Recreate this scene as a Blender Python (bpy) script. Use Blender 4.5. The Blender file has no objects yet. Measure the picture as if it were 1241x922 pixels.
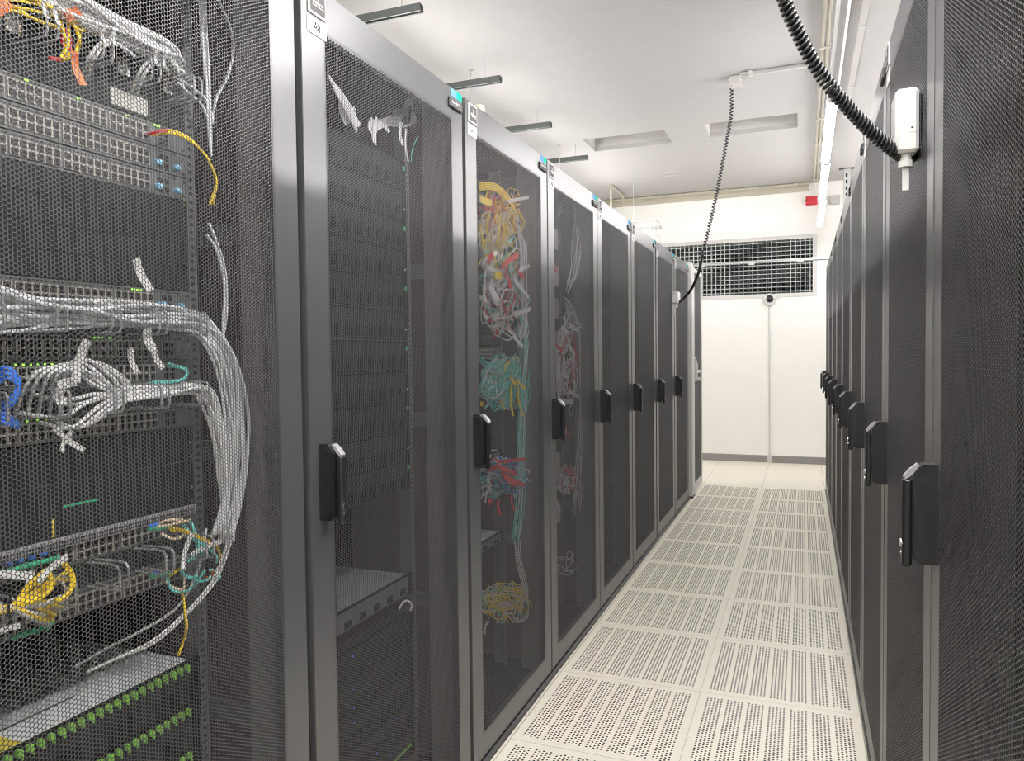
import bpy, math, random
import numpy as np
from mathutils import Vector, Matrix

# ------------------------------------------------------------------ camera
FPX, YAW, PITCH, ROLL, CAMH = 903.42, -0.37263, -0.03474, -0.01183, 1.3565
def basis():
    cy, sy = math.cos(YAW), math.sin(YAW)
    f = np.array([sy*math.cos(PITCH), cy*math.cos(PITCH), math.sin(PITCH)])
    r = np.array([cy, -sy, 0.0]); u = np.cross(r, f)
    c, s = math.cos(ROLL), math.sin(ROLL)
    return r*c + u*s, -r*s + u*c, f
RR, UU, FF = basis()
cam = bpy.data.objects.new('camera', bpy.data.cameras.new('camera'))
bpy.context.scene.collection.objects.link(cam)
cam.data.sensor_width = 36.0
cam.data.lens = FPX/1241*36.0
cam.data.clip_start = 0.02
M = Matrix.Identity(4)
for i in range(3):
    M[i][0] = RR[i]; M[i][1] = UU[i]; M[i][2] = -FF[i]
M[2][3] = CAMH
cam.matrix_world = M
sc = bpy.context.scene
sc.camera = cam
sc.view_settings.view_transform = 'Standard'
sc.view_settings.look = 'None'
sc.view_settings.gamma = 1.0
sc.view_settings.use_curve_mapping = False
sc.view_settings.exposure = 0.10
sc.cycles.use_denoising = True
sc.cycles.filter_width = 1.1
sc.cycles.max_bounces = 10
sc.cycles.diffuse_bounces = 6
sc.cycles.sample_clamp_indirect = 6.0

def ray(u, v):
    return FF + (u-620.5)/FPX*RR - (v-461.0)/FPX*UU
def at(u, v, x):                 # point on the upright plane at distance x beside the aisle
    d = ray(u, v); t = x/d[0]
    return (x, d[1]*t, CAMH + d[2]*t)
def at_y(u, v, y):
    d = ray(u, v); t = y/d[1]
    return (d[0]*t, y, CAMH + d[2]*t)

# ------------------------------------------------------------------ light levels
AISLE_LED = 44.0
NEAR_FILL_LED = 128.0  # strength of the unseen tubes added to brighten the near aisle
SIDE_LED = 68.0
world = bpy.data.worlds.new('world'); sc.world = world
world.use_nodes = True
world.node_tree.nodes['Background'].inputs[0].default_value = (0.9, 0.92, 1.0, 1)
world.node_tree.nodes['Background'].inputs[1].default_value = 0.0

rng = random.Random(7)
C = sc.collection.objects

# ------------------------------------------------------------------ materials
def mat(name, col, rough=0.5, metal=0.0, noise=0.0, nscale=30.0, bump=0.0, bscale=200.0, spec=0.5, emit=None, estr=0.0):
    m = bpy.data.materials.new(name); m.use_nodes = True
    nt = m.node_tree; b = nt.nodes['Principled BSDF']
    b.inputs['Base Color'].default_value = (*col, 1)
    b.inputs['Roughness'].default_value = rough
    b.inputs['Metallic'].default_value = metal
    b.inputs['Specular IOR Level'].default_value = spec
    tc = nt.nodes.new('ShaderNodeTexCoord')
    if noise > 0:
        n = nt.nodes.new('ShaderNodeTexNoise'); n.inputs['Scale'].default_value = nscale
        n.inputs['Detail'].default_value = 4.0
        nt.links.new(tc.outputs['Object'], n.inputs['Vector'])
        mx = nt.nodes.new('ShaderNodeMix'); mx.data_type = 'RGBA'
        mx.inputs[6].default_value = (*[c*(1-noise) for c in col], 1)
        mx.inputs[7].default_value = (*[min(1, c*(1+noise)) for c in col], 1)
        nt.links.new(n.outputs['Fac'], mx.inputs[0])
        nt.links.new(mx.outputs[2], b.inputs['Base Color'])
    if bump > 0:
        n2 = nt.nodes.new('ShaderNodeTexNoise'); n2.inputs['Scale'].default_value = bscale
        nt.links.new(tc.outputs['Object'], n2.inputs['Vector'])
        bp = nt.nodes.new('ShaderNodeBump'); bp.inputs['Strength'].default_value = bump
        bp.inputs['Distance'].default_value = 0.002
        nt.links.new(n2.outputs['Fac'], bp.inputs['Height'])
        nt.links.new(bp.outputs['Normal'], b.inputs['Normal'])
    if emit:
        b.inputs['Emission Color'].default_value = (*emit, 1)
        b.inputs['Emission Strength'].default_value = estr
    return m

MT = {}
MT['wall'] = mat('white_wall_paint', (0.86, 0.855, 0.83), 0.6, noise=0.015, nscale=6, bump=0.15)
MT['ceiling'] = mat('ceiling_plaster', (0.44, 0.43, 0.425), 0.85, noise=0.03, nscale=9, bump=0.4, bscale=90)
MT['recess'] = mat('recess_paint', (0.56, 0.545, 0.53), 0.85, noise=0.03)
MT['skirting'] = mat('grey_skirting', (0.26, 0.25, 0.24), 0.5)
MT['tile'] = mat('cream_floor_tile', (0.90, 0.86, 0.75), 0.42, noise=0.05, nscale=25, bump=0.06, bscale=300)
MT['tile_edge'] = mat('tile_edge', (0.60, 0.56, 0.47), 0.5)
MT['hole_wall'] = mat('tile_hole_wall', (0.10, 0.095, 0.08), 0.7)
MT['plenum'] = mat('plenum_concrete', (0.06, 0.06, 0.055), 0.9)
MT['frame'] = mat('cabinet_grey_paint', (0.070, 0.071, 0.074), 0.31, spec=1.0)
MT['mesh'] = mat('cabinet_mesh_paint', (0.058, 0.058, 0.062), 0.34, spec=0.8)
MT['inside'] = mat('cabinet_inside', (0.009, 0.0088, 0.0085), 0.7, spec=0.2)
MT['brace'] = mat('side_panel_grey', (0.075, 0.070, 0.062), 0.5)
MT['post'] = mat('cabinet_post', (0.22, 0.215, 0.205), 0.4, metal=0.2)
MT['rail'] = mat('zinc_rail', (0.16, 0.16, 0.16), 0.4, metal=0.4)
MT['black'] = mat('black_plastic', (0.012, 0.012, 0.014), 0.38, bump=0.05)
MT['rubber'] = mat('black_rubber', (0.008, 0.008, 0.009), 0.55)
MT['chrome'] = mat('satin_chrome', (0.75, 0.75, 0.74), 0.22, metal=1.0)
MT['silver'] = mat('silver_plastic', (0.38, 0.38, 0.39), 0.35, metal=0.3)
MT['white'] = mat('white_plastic', (0.62, 0.62, 0.60), 0.4)
MT['label'] = mat('white_label', (0.66, 0.66, 0.645), 0.85, spec=0.1)
MT['ink'] = mat('dark_ink', (0.02, 0.02, 0.02), 0.85, spec=0.1)
MT['paper_text'] = mat('light_print', (0.80, 0.80, 0.82), 0.5)
MT['badge'] = mat('grey_badge', (0.10, 0.097, 0.095), 0.7, spec=0.2)
MT['sticker_blue'] = mat('blue_sticker', (0.13, 0.28, 0.62), 0.8, spec=0.1)
MT['sticker_green'] = mat('green_sticker', (0.01, 0.40, 0.26), 0.8, spec=0.1)
MT['conduit'] = mat('cream_conduit', (0.46, 0.43, 0.35), 0.5)
MT['steel'] = mat('galvanised_steel', (0.55, 0.56, 0.56), 0.4, metal=0.6)
MT['darksteel'] = mat('dark_strut', (0.10, 0.11, 0.105), 0.45, metal=0.2)
MT['aluminium'] = mat('white_aluminium', (0.60, 0.60, 0.585), 0.5)
MT['tinted'] = mat('grey_tinted_panel', (0.065, 0.065, 0.068), 0.6, spec=0.2)
MT['red'] = mat('red_beacon', (0.60, 0.03, 0.05), 0.4)
MT['greybox'] = mat('grey_housing', (0.50, 0.49, 0.46), 0.5)
MT['panel'] = mat('black_panel', (0.020, 0.022, 0.024), 0.5, spec=0.25, noise=0.05, nscale=20)
MT['switch'] = mat('switch_grey', (0.13, 0.135, 0.14), 0.4, metal=0.1)
MT['port'] = mat('port_black', (0.006, 0.006, 0.007), 0.4)
MT['portrim'] = mat('port_rim_beige', (0.34, 0.33, 0.29), 0.45)
MT['cable_grey'] = mat('grey_cable', (0.66, 0.67, 0.69), 0.42)
MT['cable_white'] = mat('white_cable', (0.80, 0.80, 0.80), 0.42)
MT['cable_yellow'] = mat('yellow_cable', (0.95, 0.68, 0.02), 0.42)
MT['cable_orange'] = mat('orange_cable', (0.80, 0.17, 0.04), 0.42)
MT['cable_red'] = mat('red_cable', (0.70, 0.03, 0.03), 0.42)
MT['cable_teal'] = mat('teal_cable', (0.14, 0.62, 0.56), 0.42)
MT['cable_blue'] = mat('blue_cable', (0.03, 0.18, 0.75), 0.42)
MT['cable_green'] = mat('green_cable', (0.03, 0.42, 0.20), 0.42)
MT['cable_beige'] = mat('beige_cable', (0.75, 0.60, 0.42), 0.42)
MT['led'] = mat('green_led', (0.3, 0.9, 0.1), 0.4, emit=(0.35, 1.0, 0.05), estr=1.6)
MT['ledblue'] = mat('blue_led', (0.1, 0.15, 0.9), 0.4, emit=(0.10, 0.16, 1.0), estr=1.3)
MT['latch_green'] = mat('green_latch', (0.22, 0.52, 0.06), 0.45)
MT['sky_plug'] = mat('light_blue_tab', (0.25, 0.55, 0.75), 0.4)
MT['server_top'] = mat('bare_steel_lid', (0.80, 0.80, 0.84), 0.45)
MT['server_top_dim'] = mat('grey_steel_lid', (0.30, 0.33, 0.37), 0.4, metal=0.3)
MT['yellow_label'] = mat('yellow_label', (0.85, 0.66, 0.05), 0.5)
MT['tube'] = mat('lit_diffuser', (1, 1, 1), 0.5, emit=(1.0, 0.975, 0.965), estr=AISLE_LED)
MT['tube_fill'] = mat('added_fill_diffuser', (1, 1, 1), 0.5, emit=(1.0, 0.975, 0.965), estr=NEAR_FILL_LED)  # glow of the added out-of-view fill tubes
MT['tube_side'] = mat('lit_diffuser_side_aisle', (1, 1, 1), 0.5, emit=(1.0, 0.975, 0.97), estr=SIDE_LED)
MT['tube_off'] = mat('unlit_diffuser', (0.84, 0.85, 0.86), 0.25)
MT['grille_wire'] = mat('grille_wire', (0.42, 0.46, 0.44), 0.45, metal=0.2)
MT['dark_void'] = mat('duct_black', (0.012, 0.016, 0.015), 0.7)

# ------------------------------------------------------------------ mesh builder
class MB:
    def __init__(s): s.v, s.f, s.m = [], [], []
    def add(s, vs, fs, m=0):
        o = len(s.v); s.v += [tuple(map(float, p)) for p in vs]
        s.f += [tuple(i+o for i in f) for f in fs]; s.m += [m]*len(fs); return s
    def box(s, x0, x1, y0, y1, z0, z1, m=0):
        if x0 > x1: x0, x1 = x1, x0
        if y0 > y1: y0, y1 = y1, y0
        if z0 > z1: z0, z1 = z1, z0
        vs = [(x0,y0,z0),(x1,y0,z0),(x1,y1,z0),(x0,y1,z0),(x0,y0,z1),(x1,y0,z1),(x1,y1,z1),(x0,y1,z1)]
        return s.add(vs, [(0,3,2,1),(4,5,6,7),(0,1,5,4),(1,2,6,5),(2,3,7,6),(3,0,4,7)], m)
    def bevbox(s, x0, x1, y0, y1, z0, z1, b, m=0):      # box with chamfered edges on all sides
        xs, ys, zs = (x0, x1), (y0, y1), (z0, z1)
        vs = []; idx = {}
        for i in (0,1):
            for j in (0,1):
                for k in (0,1):
                    sx, sy, sz = (1,-1)[i], (1,-1)[j], (1,-1)[k]
                    idx[i,j,k,'x'] = len(vs); vs.append((xs[i], ys[j]+sy*b, zs[k]+sz*b))
                    idx[i,j,k,'y'] = len(vs); vs.append((xs[i]+sx*b, ys[j], zs[k]+sz*b))
                    idx[i,j,k,'z'] = len(vs); vs.append((xs[i]+sx*b, ys[j]+sy*b, zs[k]))
        fs = []
        for i in (0,1):
            fs.append((idx[i,0,0,'x'], idx[i,1,0,'x'], idx[i,1,1,'x'], idx[i,0,1,'x']))
            fs.append((idx[0,i,0,'y'], idx[1,i,0,'y'], idx[1,i,1,'y'], idx[0,i,1,'y']))
            fs.append((idx[0,0,i,'z'], idx[1,0,i,'z'], idx[1,1,i,'z'], idx[0,1,i,'z']))
        for i in (0,1):
            for j in (0,1):
                fs.append((idx[i,j,0,'x'], idx[i,j,1,'x'], idx[i,j,1,'y'], idx[i,j,0,'y']))
                fs.append((idx[i,0,j,'x'], idx[i,1,j,'x'], idx[i,1,j,'z'], idx[i,0,j,'z']))
                fs.append((idx[0,i,j,'y'], idx[1,i,j,'y'], idx[1,i,j,'z'], idx[0,i,j,'z']))
                for k in (0,1):
                    fs.append((idx[i,j,k,'x'], idx[i,j,k,'y'], idx[i,j,k,'z']))
        return s.add(vs, fs, m)
    def prism(s, prof, axis, a, b, m=0):                # profile of 2D points extruded along an axis
        n = len(prof); vs = []
        for t in (a, b):
            for p, q in prof:
                vs.append({'x': (t,p,q), 'y': (p,t,q), 'z': (p,q,t)}[axis])
        fs = [tuple(range(n)), tuple(range(2*n-1, n-1, -1))]
        fs += [(i, n+i, n+(i+1) % n, (i+1) % n) for i in range(n)]
        return s.add(vs, fs, m)
    def cyl(s, p0, p1, r, n=12, m=0, r2=None):
        p0, p1 = Vector(p0), Vector(p1); d = (p1-p0).normalized()
        a = d.orthogonal().normalized(); b = d.cross(a); r2 = r if r2 is None else r2
        vs = [p0+(a*math.cos(t)+b*math.sin(t))*r for t in (2*math.pi*i/n for i in range(n))]
        vs += [p1+(a*math.cos(t)+b*math.sin(t))*r2 for t in (2*math.pi*i/n for i in range(n))]
        fs = [(i, (i+1) % n, n+(i+1) % n, n+i) for i in range(n)] + [tuple(range(n-1,-1,-1)), tuple(range(n,2*n))]
        return s.add(vs, fs, m)
    def ring(s, c, axis, r, w, n=20, m=0):              # torus
        c = Vector(c); ax = Vector(axis).normalized(); a = ax.orthogonal().normalized(); b = ax.cross(a)
        vs, fs, k = [], [], 8
        for i in range(n):
            t = 2*math.pi*i/n; e = a*math.cos(t)+b*math.sin(t)
            for j in range(k):
                q = 2*math.pi*j/k; vs.append(c+e*(r+w*math.cos(q))+ax*(w*math.sin(q)))
        for i in range(n):
            for j in range(k):
                fs.append((i*k+j, ((i+1) % n)*k+j, ((i+1) % n)*k+(j+1) % k, i*k+(j+1) % k))
        return s.add(vs, fs, m)
    def dome(s, c, axis, r, n=16, k=6, m=0, flat=1.0):
        c = Vector(c); ax = Vector(axis).normalized(); a = ax.orthogonal().normalized(); b = ax.cross(a)
        vs, fs = [], []
        for j in range(k):
            q = math.pi/2*j/k
            for i in range(n):
                t = 2*math.pi*i/n
                vs.append(c+(a*math.cos(t)+b*math.sin(t))*(r*math.cos(q))+ax*(r*math.sin(q)*flat))
        vs.append(c+ax*r*flat)
        for j in range(k-1):
            for i in range(n):
                fs.append((j*n+i, j*n+(i+1) % n, (j+1)*n+(i+1) % n, (j+1)*n+i))
        fs += [((k-1)*n+i, (k-1)*n+(i+1) % n, k*n) for i in range(n)]
        return s.add(vs, fs, m)
    def tube(s, pts, r, n=6, m=0):
        P = [Vector(p) for p in pts]; L = len(P); vs = []
        d = (P[1]-P[0]).normalized(); a = d.orthogonal().normalized()
        for i in range(L):
            t = (P[min(i+1, L-1)]-P[max(i-1, 0)])
            d = t.normalized() if t.length > 1e-9 else d
            a = (a-d*a.dot(d)); a = a.normalized() if a.length > 1e-6 else d.orthogonal().normalized()
            b = d.cross(a)
            vs += [P[i]+(a*math.cos(q)+b*math.sin(q))*r for q in (2*math.pi*j/n for j in range(n))]
        fs = [(i*n+j, i*n+(j+1) % n, (i+1)*n+(j+1) % n, (i+1)*n+j) for i in range(L-1) for j in range(n)]
        fs += [tuple(range(n-1,-1,-1)), tuple(range((L-1)*n, L*n))]
        return s.add(vs, fs, m)
    def mesh(s, name, mats, smooth=False):
        me = bpy.data.meshes.new(name); me.from_pydata(s.v, [], s.f)
        for m in (mats if isinstance(mats, (list, tuple)) else [mats]):
            me.materials.append(MT[m] if isinstance(m, str) else m)
        if len(me.materials) > 1: me.polygons.foreach_set('material_index', s.m)
        if smooth: me.polygons.foreach_set('use_smooth', [True]*len(me.polygons))
        me.update(); return me
    def build(s, name, mats, parent=None, smooth=False, loc=None):
        return link(name, s.mesh(name, mats, smooth), parent, loc)

def link(name, data, parent=None, loc=None, rotz=0.0):
    o = bpy.data.objects.new(name, data); C.link(o)
    if parent is not None: o.parent = parent
    if loc is not None: o.location = loc
    if rotz: o.rotation_euler = (0, 0, rotz)
    return o
def tag(o, label=None, cat=None, group=None, kind=None):
    if label: o['label'] = label
    if cat: o['category'] = cat
    if group: o['group'] = group
    if kind: o['kind'] = kind
    return o
def thing(name, label, cat, loc=(0,0,0), rotz=0.0, group=None):
    return tag(link(name, None, None, loc, rotz), label, cat, group)
def struct(name, mb, mats):
    return tag(mb.build(name, mats), kind='structure')
TEXT_CACHE = {}
def text(name, body, size, m, parent, loc, rot, align='LEFT', squash=1.0):
    if (body, size, align) not in TEXT_CACHE:
        cu = bpy.data.curves.new(name, 'FONT'); cu.body = body; cu.size = size
        cu.extrude = 0.0003; cu.align_x = align; cu.align_y = 'CENTER'
        tmp = bpy.data.objects.new(name, cu)
        me = bpy.data.meshes.new_from_object(tmp); me.name = name
        bpy.data.objects.remove(tmp); bpy.data.curves.remove(cu)
        me.materials.clear(); me.materials.append(MT[m]); TEXT_CACHE[(body, size, align)] = me
    o = link(name, TEXT_CACHE[(body, size, align)], parent, loc); o.rotation_euler = rot; o.scale = (squash, 1, 1)
    return o
def spline(cp, per=8):
    P = [Vector(c) for c in cp]; P = [P[0]*2-P[1]] + P + [P[-1]*2-P[-2]]
    out = []
    for i in range(1, len(P)-2):
        for k in range(per):
            t = k/per
            out.append(0.5*((2*P[i]) + (P[i+1]-P[i-1])*t + (2*P[i-1]-5*P[i]+4*P[i+1]-P[i+2])*t*t + (3*P[i]-P[i-1]-3*P[i+1]+P[i+2])*t**3))
    out.append(P[-2]); return out

# ------------------------------------------------------------------ key dimensions
XL, XR = -0.986, 0.208            # door planes of the two cabinet rows
YW, ZC = 9.608, 3.349             # back wall, ceiling
XC, TW, TD, TY0 = -0.381, 0.58, 0.60, 3.005
ROOM = (-5.6, 4.8, -2.6, YW)
TILE_K0, TILE_K1 = -4, 8

# ------------------------------------------------------------------ room shell
xa, xb = XC-TW, XC+TW
ya, yb = TY0+TD*TILE_K0, TY0+TD*TILE_K1
fl = MB()
fl.box(ROOM[0], xa, ROOM[2], YW, -0.04, 0)
fl.box(xb, ROOM[1], ROOM[2], YW, -0.04, 0)
fl.box(xa, xb, ROOM[2], ya, -0.04, 0)
fl.box(xa, xb, yb, YW, -0.04, 0)
def floor_material():
    m = bpy.data.materials.new('cream_tiled_floor'); m.use_nodes = True
    nt = m.node_tree; b = nt.nodes['Principled BSDF']; b.inputs['Roughness'].default_value = 0.4
    tc = nt.nodes.new('ShaderNodeTexCoord'); sep = nt.nodes.new('ShaderNodeSeparateXYZ')
    nt.links.new(tc.outputs['Object'], sep.inputs[0])
    def mth(op, a, bv=None, c=None):
        n = nt.nodes.new('ShaderNodeMath'); n.operation = op
        for i, q in enumerate((a, bv, c)):
            if q is None: continue
            if isinstance(q, (int, float)): n.inputs[i].default_value = q
            else: nt.links.new(q, n.inputs[i])
        return n.outputs[0]
    def joint(o, off, pitch):
        a = mth('SUBTRACT', o, off); a = mth('DIVIDE', a, pitch); a = mth('FRACT', a)
        a = mth('SUBTRACT', a, 0.5); a = mth('ABSOLUTE', a)
        return mth('GREATER_THAN', a, 0.5-0.0022/pitch)
    jx = joint(sep.outputs[0], XC+5*TW, TW)
    n = nt.nodes.new('ShaderNodeTexNoise'); n.inputs['Scale'].default_value = 3.0; n.inputs['Detail'].default_value = 5
    mp = nt.nodes.new('ShaderNodeMapping'); mp.inputs['Scale'].default_value = (1, 6, 1)
    nt.links.new(tc.outputs['Object'], mp.inputs[0]); nt.links.new(mp.outputs[0], n.inputs['Vector'])
    mx = nt.nodes.new('ShaderNodeMix'); mx.data_type = 'RGBA'
    mx.inputs[6].default_value = (0.76, 0.72, 0.61, 1); mx.inputs[7].default_value = (0.84, 0.80, 0.69, 1)
    nt.links.new(n.outputs['Fac'], mx.inputs[0])
    m2 = nt.nodes.new('ShaderNodeMix'); m2.data_type = 'RGBA'; m2.inputs[7].default_value = (0.42, 0.38, 0.30, 1)
    nt.links.new(jx, m2.inputs[0]); nt.links.new(mx.outputs[2], m2.inputs[6])
    nt.links.new(m2.outputs[2], b.inputs['Base Color'])
    return m
struct('floor', fl, floor_material())
pl = MB()
pl.box(xa-0.02, xb+0.02, ya-0.02, yb+0.02, -0.50, -0.46)
for s0, s1 in ((xa-0.02, xa), (xb, xb+0.02)): pl.box(s0, s1, ya, yb, -0.46, -0.041)
for s0, s1 in ((ya-0.02, ya), (yb, yb+0.02)): pl.box(xa-0.02, xb+0.02, s0, s1, -0.46, -0.041)
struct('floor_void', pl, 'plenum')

# ceiling with two rectangular recesses
REC = [(-1.915, -1.163, 6.79, 7.23), (-0.81, -0.049, 6.76, 7.19)]
ce = MB(); T = 0.04
xs = sorted({ROOM[0], ROOM[1], *[v for r in REC for v in r[:2]]})
ys = sorted({ROOM[2], ROOM[3], *[v for r in REC for v in r[2:]]})
for i in range(len(xs)-1):
    for j in range(len(ys)-1):
        cx, cy = (xs[i]+xs[i+1])/2, (ys[j]+ys[j+1])/2
        if any(r[0] < cx < r[1] and r[2] < cy < r[3] for r in REC): continue
        ce.box(xs[i], xs[i+1], ys[j], ys[j+1], ZC, ZC+T)
for r in REC:
    D = 0.30
    ce.box(r[0]-.02, r[0], r[2]-.02, r[3]+.02, ZC+T, ZC+D, 1); ce.box(r[1], r[1]+.02, r[2]-.02, r[3]+.02, ZC+T, ZC+D, 1)
    ce.box(r[0], r[1], r[2]-.02, r[2], ZC+T, ZC+D, 1); ce.box(r[0], r[1], r[3], r[3]+.02, ZC+T, ZC+D, 1)
    ce.box(r[0]-.02, r[1]+.02, r[2]-.02, r[3]+.02, ZC+D, ZC+D+.02, 1)
struct('ceiling', ce, ['ceiling', 'recess'])
# back wall with the grille opening
G = (-2.35, 0.103, 2.056, 2.70)
wb = MB()
wb.box(ROOM[0], G[0], YW, YW+.12, 0, ZC); wb.box(G[1], ROOM[1], YW, YW+.12, 0, ZC)
wb.box(G[0], G[1], YW, YW+.12, 0, G[2]); wb.box(G[0], G[1], YW, YW+.12, G[3], ZC)
struct('wall_back', wb, 'wall')
struct('wall_left', MB().box(ROOM[0]-.12, ROOM[0], ROOM[2], YW+.12, 0, ZC), 'wall')
struct('wall_right', MB().box(ROOM[1], ROOM[1]+.12, ROOM[2], YW+.12, 0, ZC), 'wall')
struct('wall_front', MB().box(ROOM[0], ROOM[1], ROOM[2]-.12, ROOM[2], 0, ZC), 'wall')
bb = MB()
for a, b in ((ROOM[0], -0.405), (-0.362, ROOM[1])):
    bb.prism([(YW, 0), (YW-.012, 0), (YW-.012, .078), (YW-.006, .086), (YW, .086)], 'x', a, b)
struct('baseboard_back', bb, 'skirting')

# ventilation grille
gr = thing('ventilation_grille', 'wide white framed wire grille over a dark duct high on the end wall', 'grille', ((G[0]+G[1])/2, YW, G[2]))
ox, oz = (G[0]+G[1])/2, G[2]
w2, hh = (G[1]-G[0])/2, G[3]-G[2]
m = MB(); e = 0.045
m.box(-w2-e, w2+e, -.012, 0, -e, 0); m.box(-w2-e, w2+e, -.012, 0, hh, hh+e)
m.box(-w2-e, -w2, -.012, 0, 0, hh); m.box(w2, w2+e, -.012, 0, 0, hh)
m.build('frame', 'aluminium', gr)
m = MB(); n = 45
for i in range(n): m.box(-w2+2*w2*(i+.5)/n-.0045, -w2+2*w2*(i+.5)/n+.0045, -.002, .006, 0, hh)
for i in range(12): m.box(-w2, w2, .006, .012, hh*(i+.5)/12-.0042, hh*(i+.5)/12+.0042)
m.build('wire_mesh', 'grille_wire', gr)
m = MB()
for i in range(10):
    z = hh*(i+.5)/10
    m.prism([(.10, z-.02), (.104, z-.02), (.15, z+.02), (.146, z+.02)], 'x', -w2, w2)
for i in range(22): m.box(-w2+2*w2*(i+.5)/22-.004, -w2+2*w2*(i+.5)/22+.004, .09, .12, 0, hh)
m.build('louvre', 'darksteel', gr)
m = MB(); m.box(-w2, w2, .5, .52, -.02, hh+.02); m.box(-w2-.02, -w2, .121, .5, 0, hh); m.box(w2, w2+.02, .121, .5, 0, hh)
m.box(-w2, w2, .121, .5, -.02, 0); m.box(-w2, w2, .121, .5, hh, hh+.02)
m.build('duct', 'dark_void', gr)

# ------------------------------------------------------------------ perforated floor tiles
def perforated_tile():
    W, D = TW-.0014, TD-.0014
    p = W/7.58; cs = .17*p*1.0; rs = .0149; nrow = 36; r = .0041
    mb = MB(); T = .03
    y_lo = (D-nrow*rs)/2
    xcur = 0.0
    for sidx in range(7):
        x0 = .45*p+p*sidx-cs/2
        mb.add([(xcur,0,0),(x0,0,0),(x0,D,0),(xcur,D,0)], [(0,1,2,3)])
        for c in range(5):
            a, b = x0+c*cs, x0+(c+1)*cs
            off = rs*.5 if c % 2 else 0.0
            lo = y_lo+off; nr = nrow-(1 if c % 2 else 0)
            mb.add([(a,0,0),(b,0,0),(b,lo,0),(a,lo,0)], [(0,1,2,3)])
            hi = lo+nr*rs
            mb.add([(a,hi,0),(b,hi,0),(b,D,0),(a,D,0)], [(0,1,2,3)])
            for k in range(nr):
                l, h = lo+k*rs, lo+(k+1)*rs; cx, cy = (a+b)/2, (l+h)/2
                o = [(b,cy),(b,h),(cx,h),(a,h),(a,cy),(a,l),(cx,l),(b,l)]
                vs = [(x,y,0) for x, y in o]
                inn = [(cx+r*math.cos(t*math.pi/4), cy+r*1.05*math.sin(t*math.pi/4)) for t in range(8)]
                vs += [(x,y,0) for x, y in inn] + [(x,y,-.004) for x, y in inn]
                mb.add(vs[:16], [(i,(i+1)%8,8+(i+1)%8,8+i) for i in range(8)])
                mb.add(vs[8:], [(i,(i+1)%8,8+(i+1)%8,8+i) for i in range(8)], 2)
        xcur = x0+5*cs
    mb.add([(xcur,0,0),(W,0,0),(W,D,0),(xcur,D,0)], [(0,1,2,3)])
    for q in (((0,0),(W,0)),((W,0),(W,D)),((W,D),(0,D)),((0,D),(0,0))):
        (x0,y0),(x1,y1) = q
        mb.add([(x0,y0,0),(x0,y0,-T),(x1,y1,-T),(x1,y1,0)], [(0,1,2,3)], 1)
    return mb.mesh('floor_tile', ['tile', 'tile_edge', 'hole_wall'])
tm = perforated_tile()
ROWN = ['first', 'second', 'third', 'fourth', 'fifth', 'sixth', 'seventh', 'eighth', 'ninth', 'tenth', 'eleventh', 'twelfth']
for k in range(TILE_K0, TILE_K1):
    for s, side in ((0, 'left'), (1, 'right')):
        o = link('floor_tile', tm, None, (XC-TW+s*TW+.0007, TY0+TD*k+.0007, 0))
        n = TILE_K1-k-1
        tag(o, f"cream perforated floor tile beside the {side} cabinets, {ROWN[n]} row out from the end wall", 'floor tile', 'perforated floor tiles of the aisle')

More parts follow.
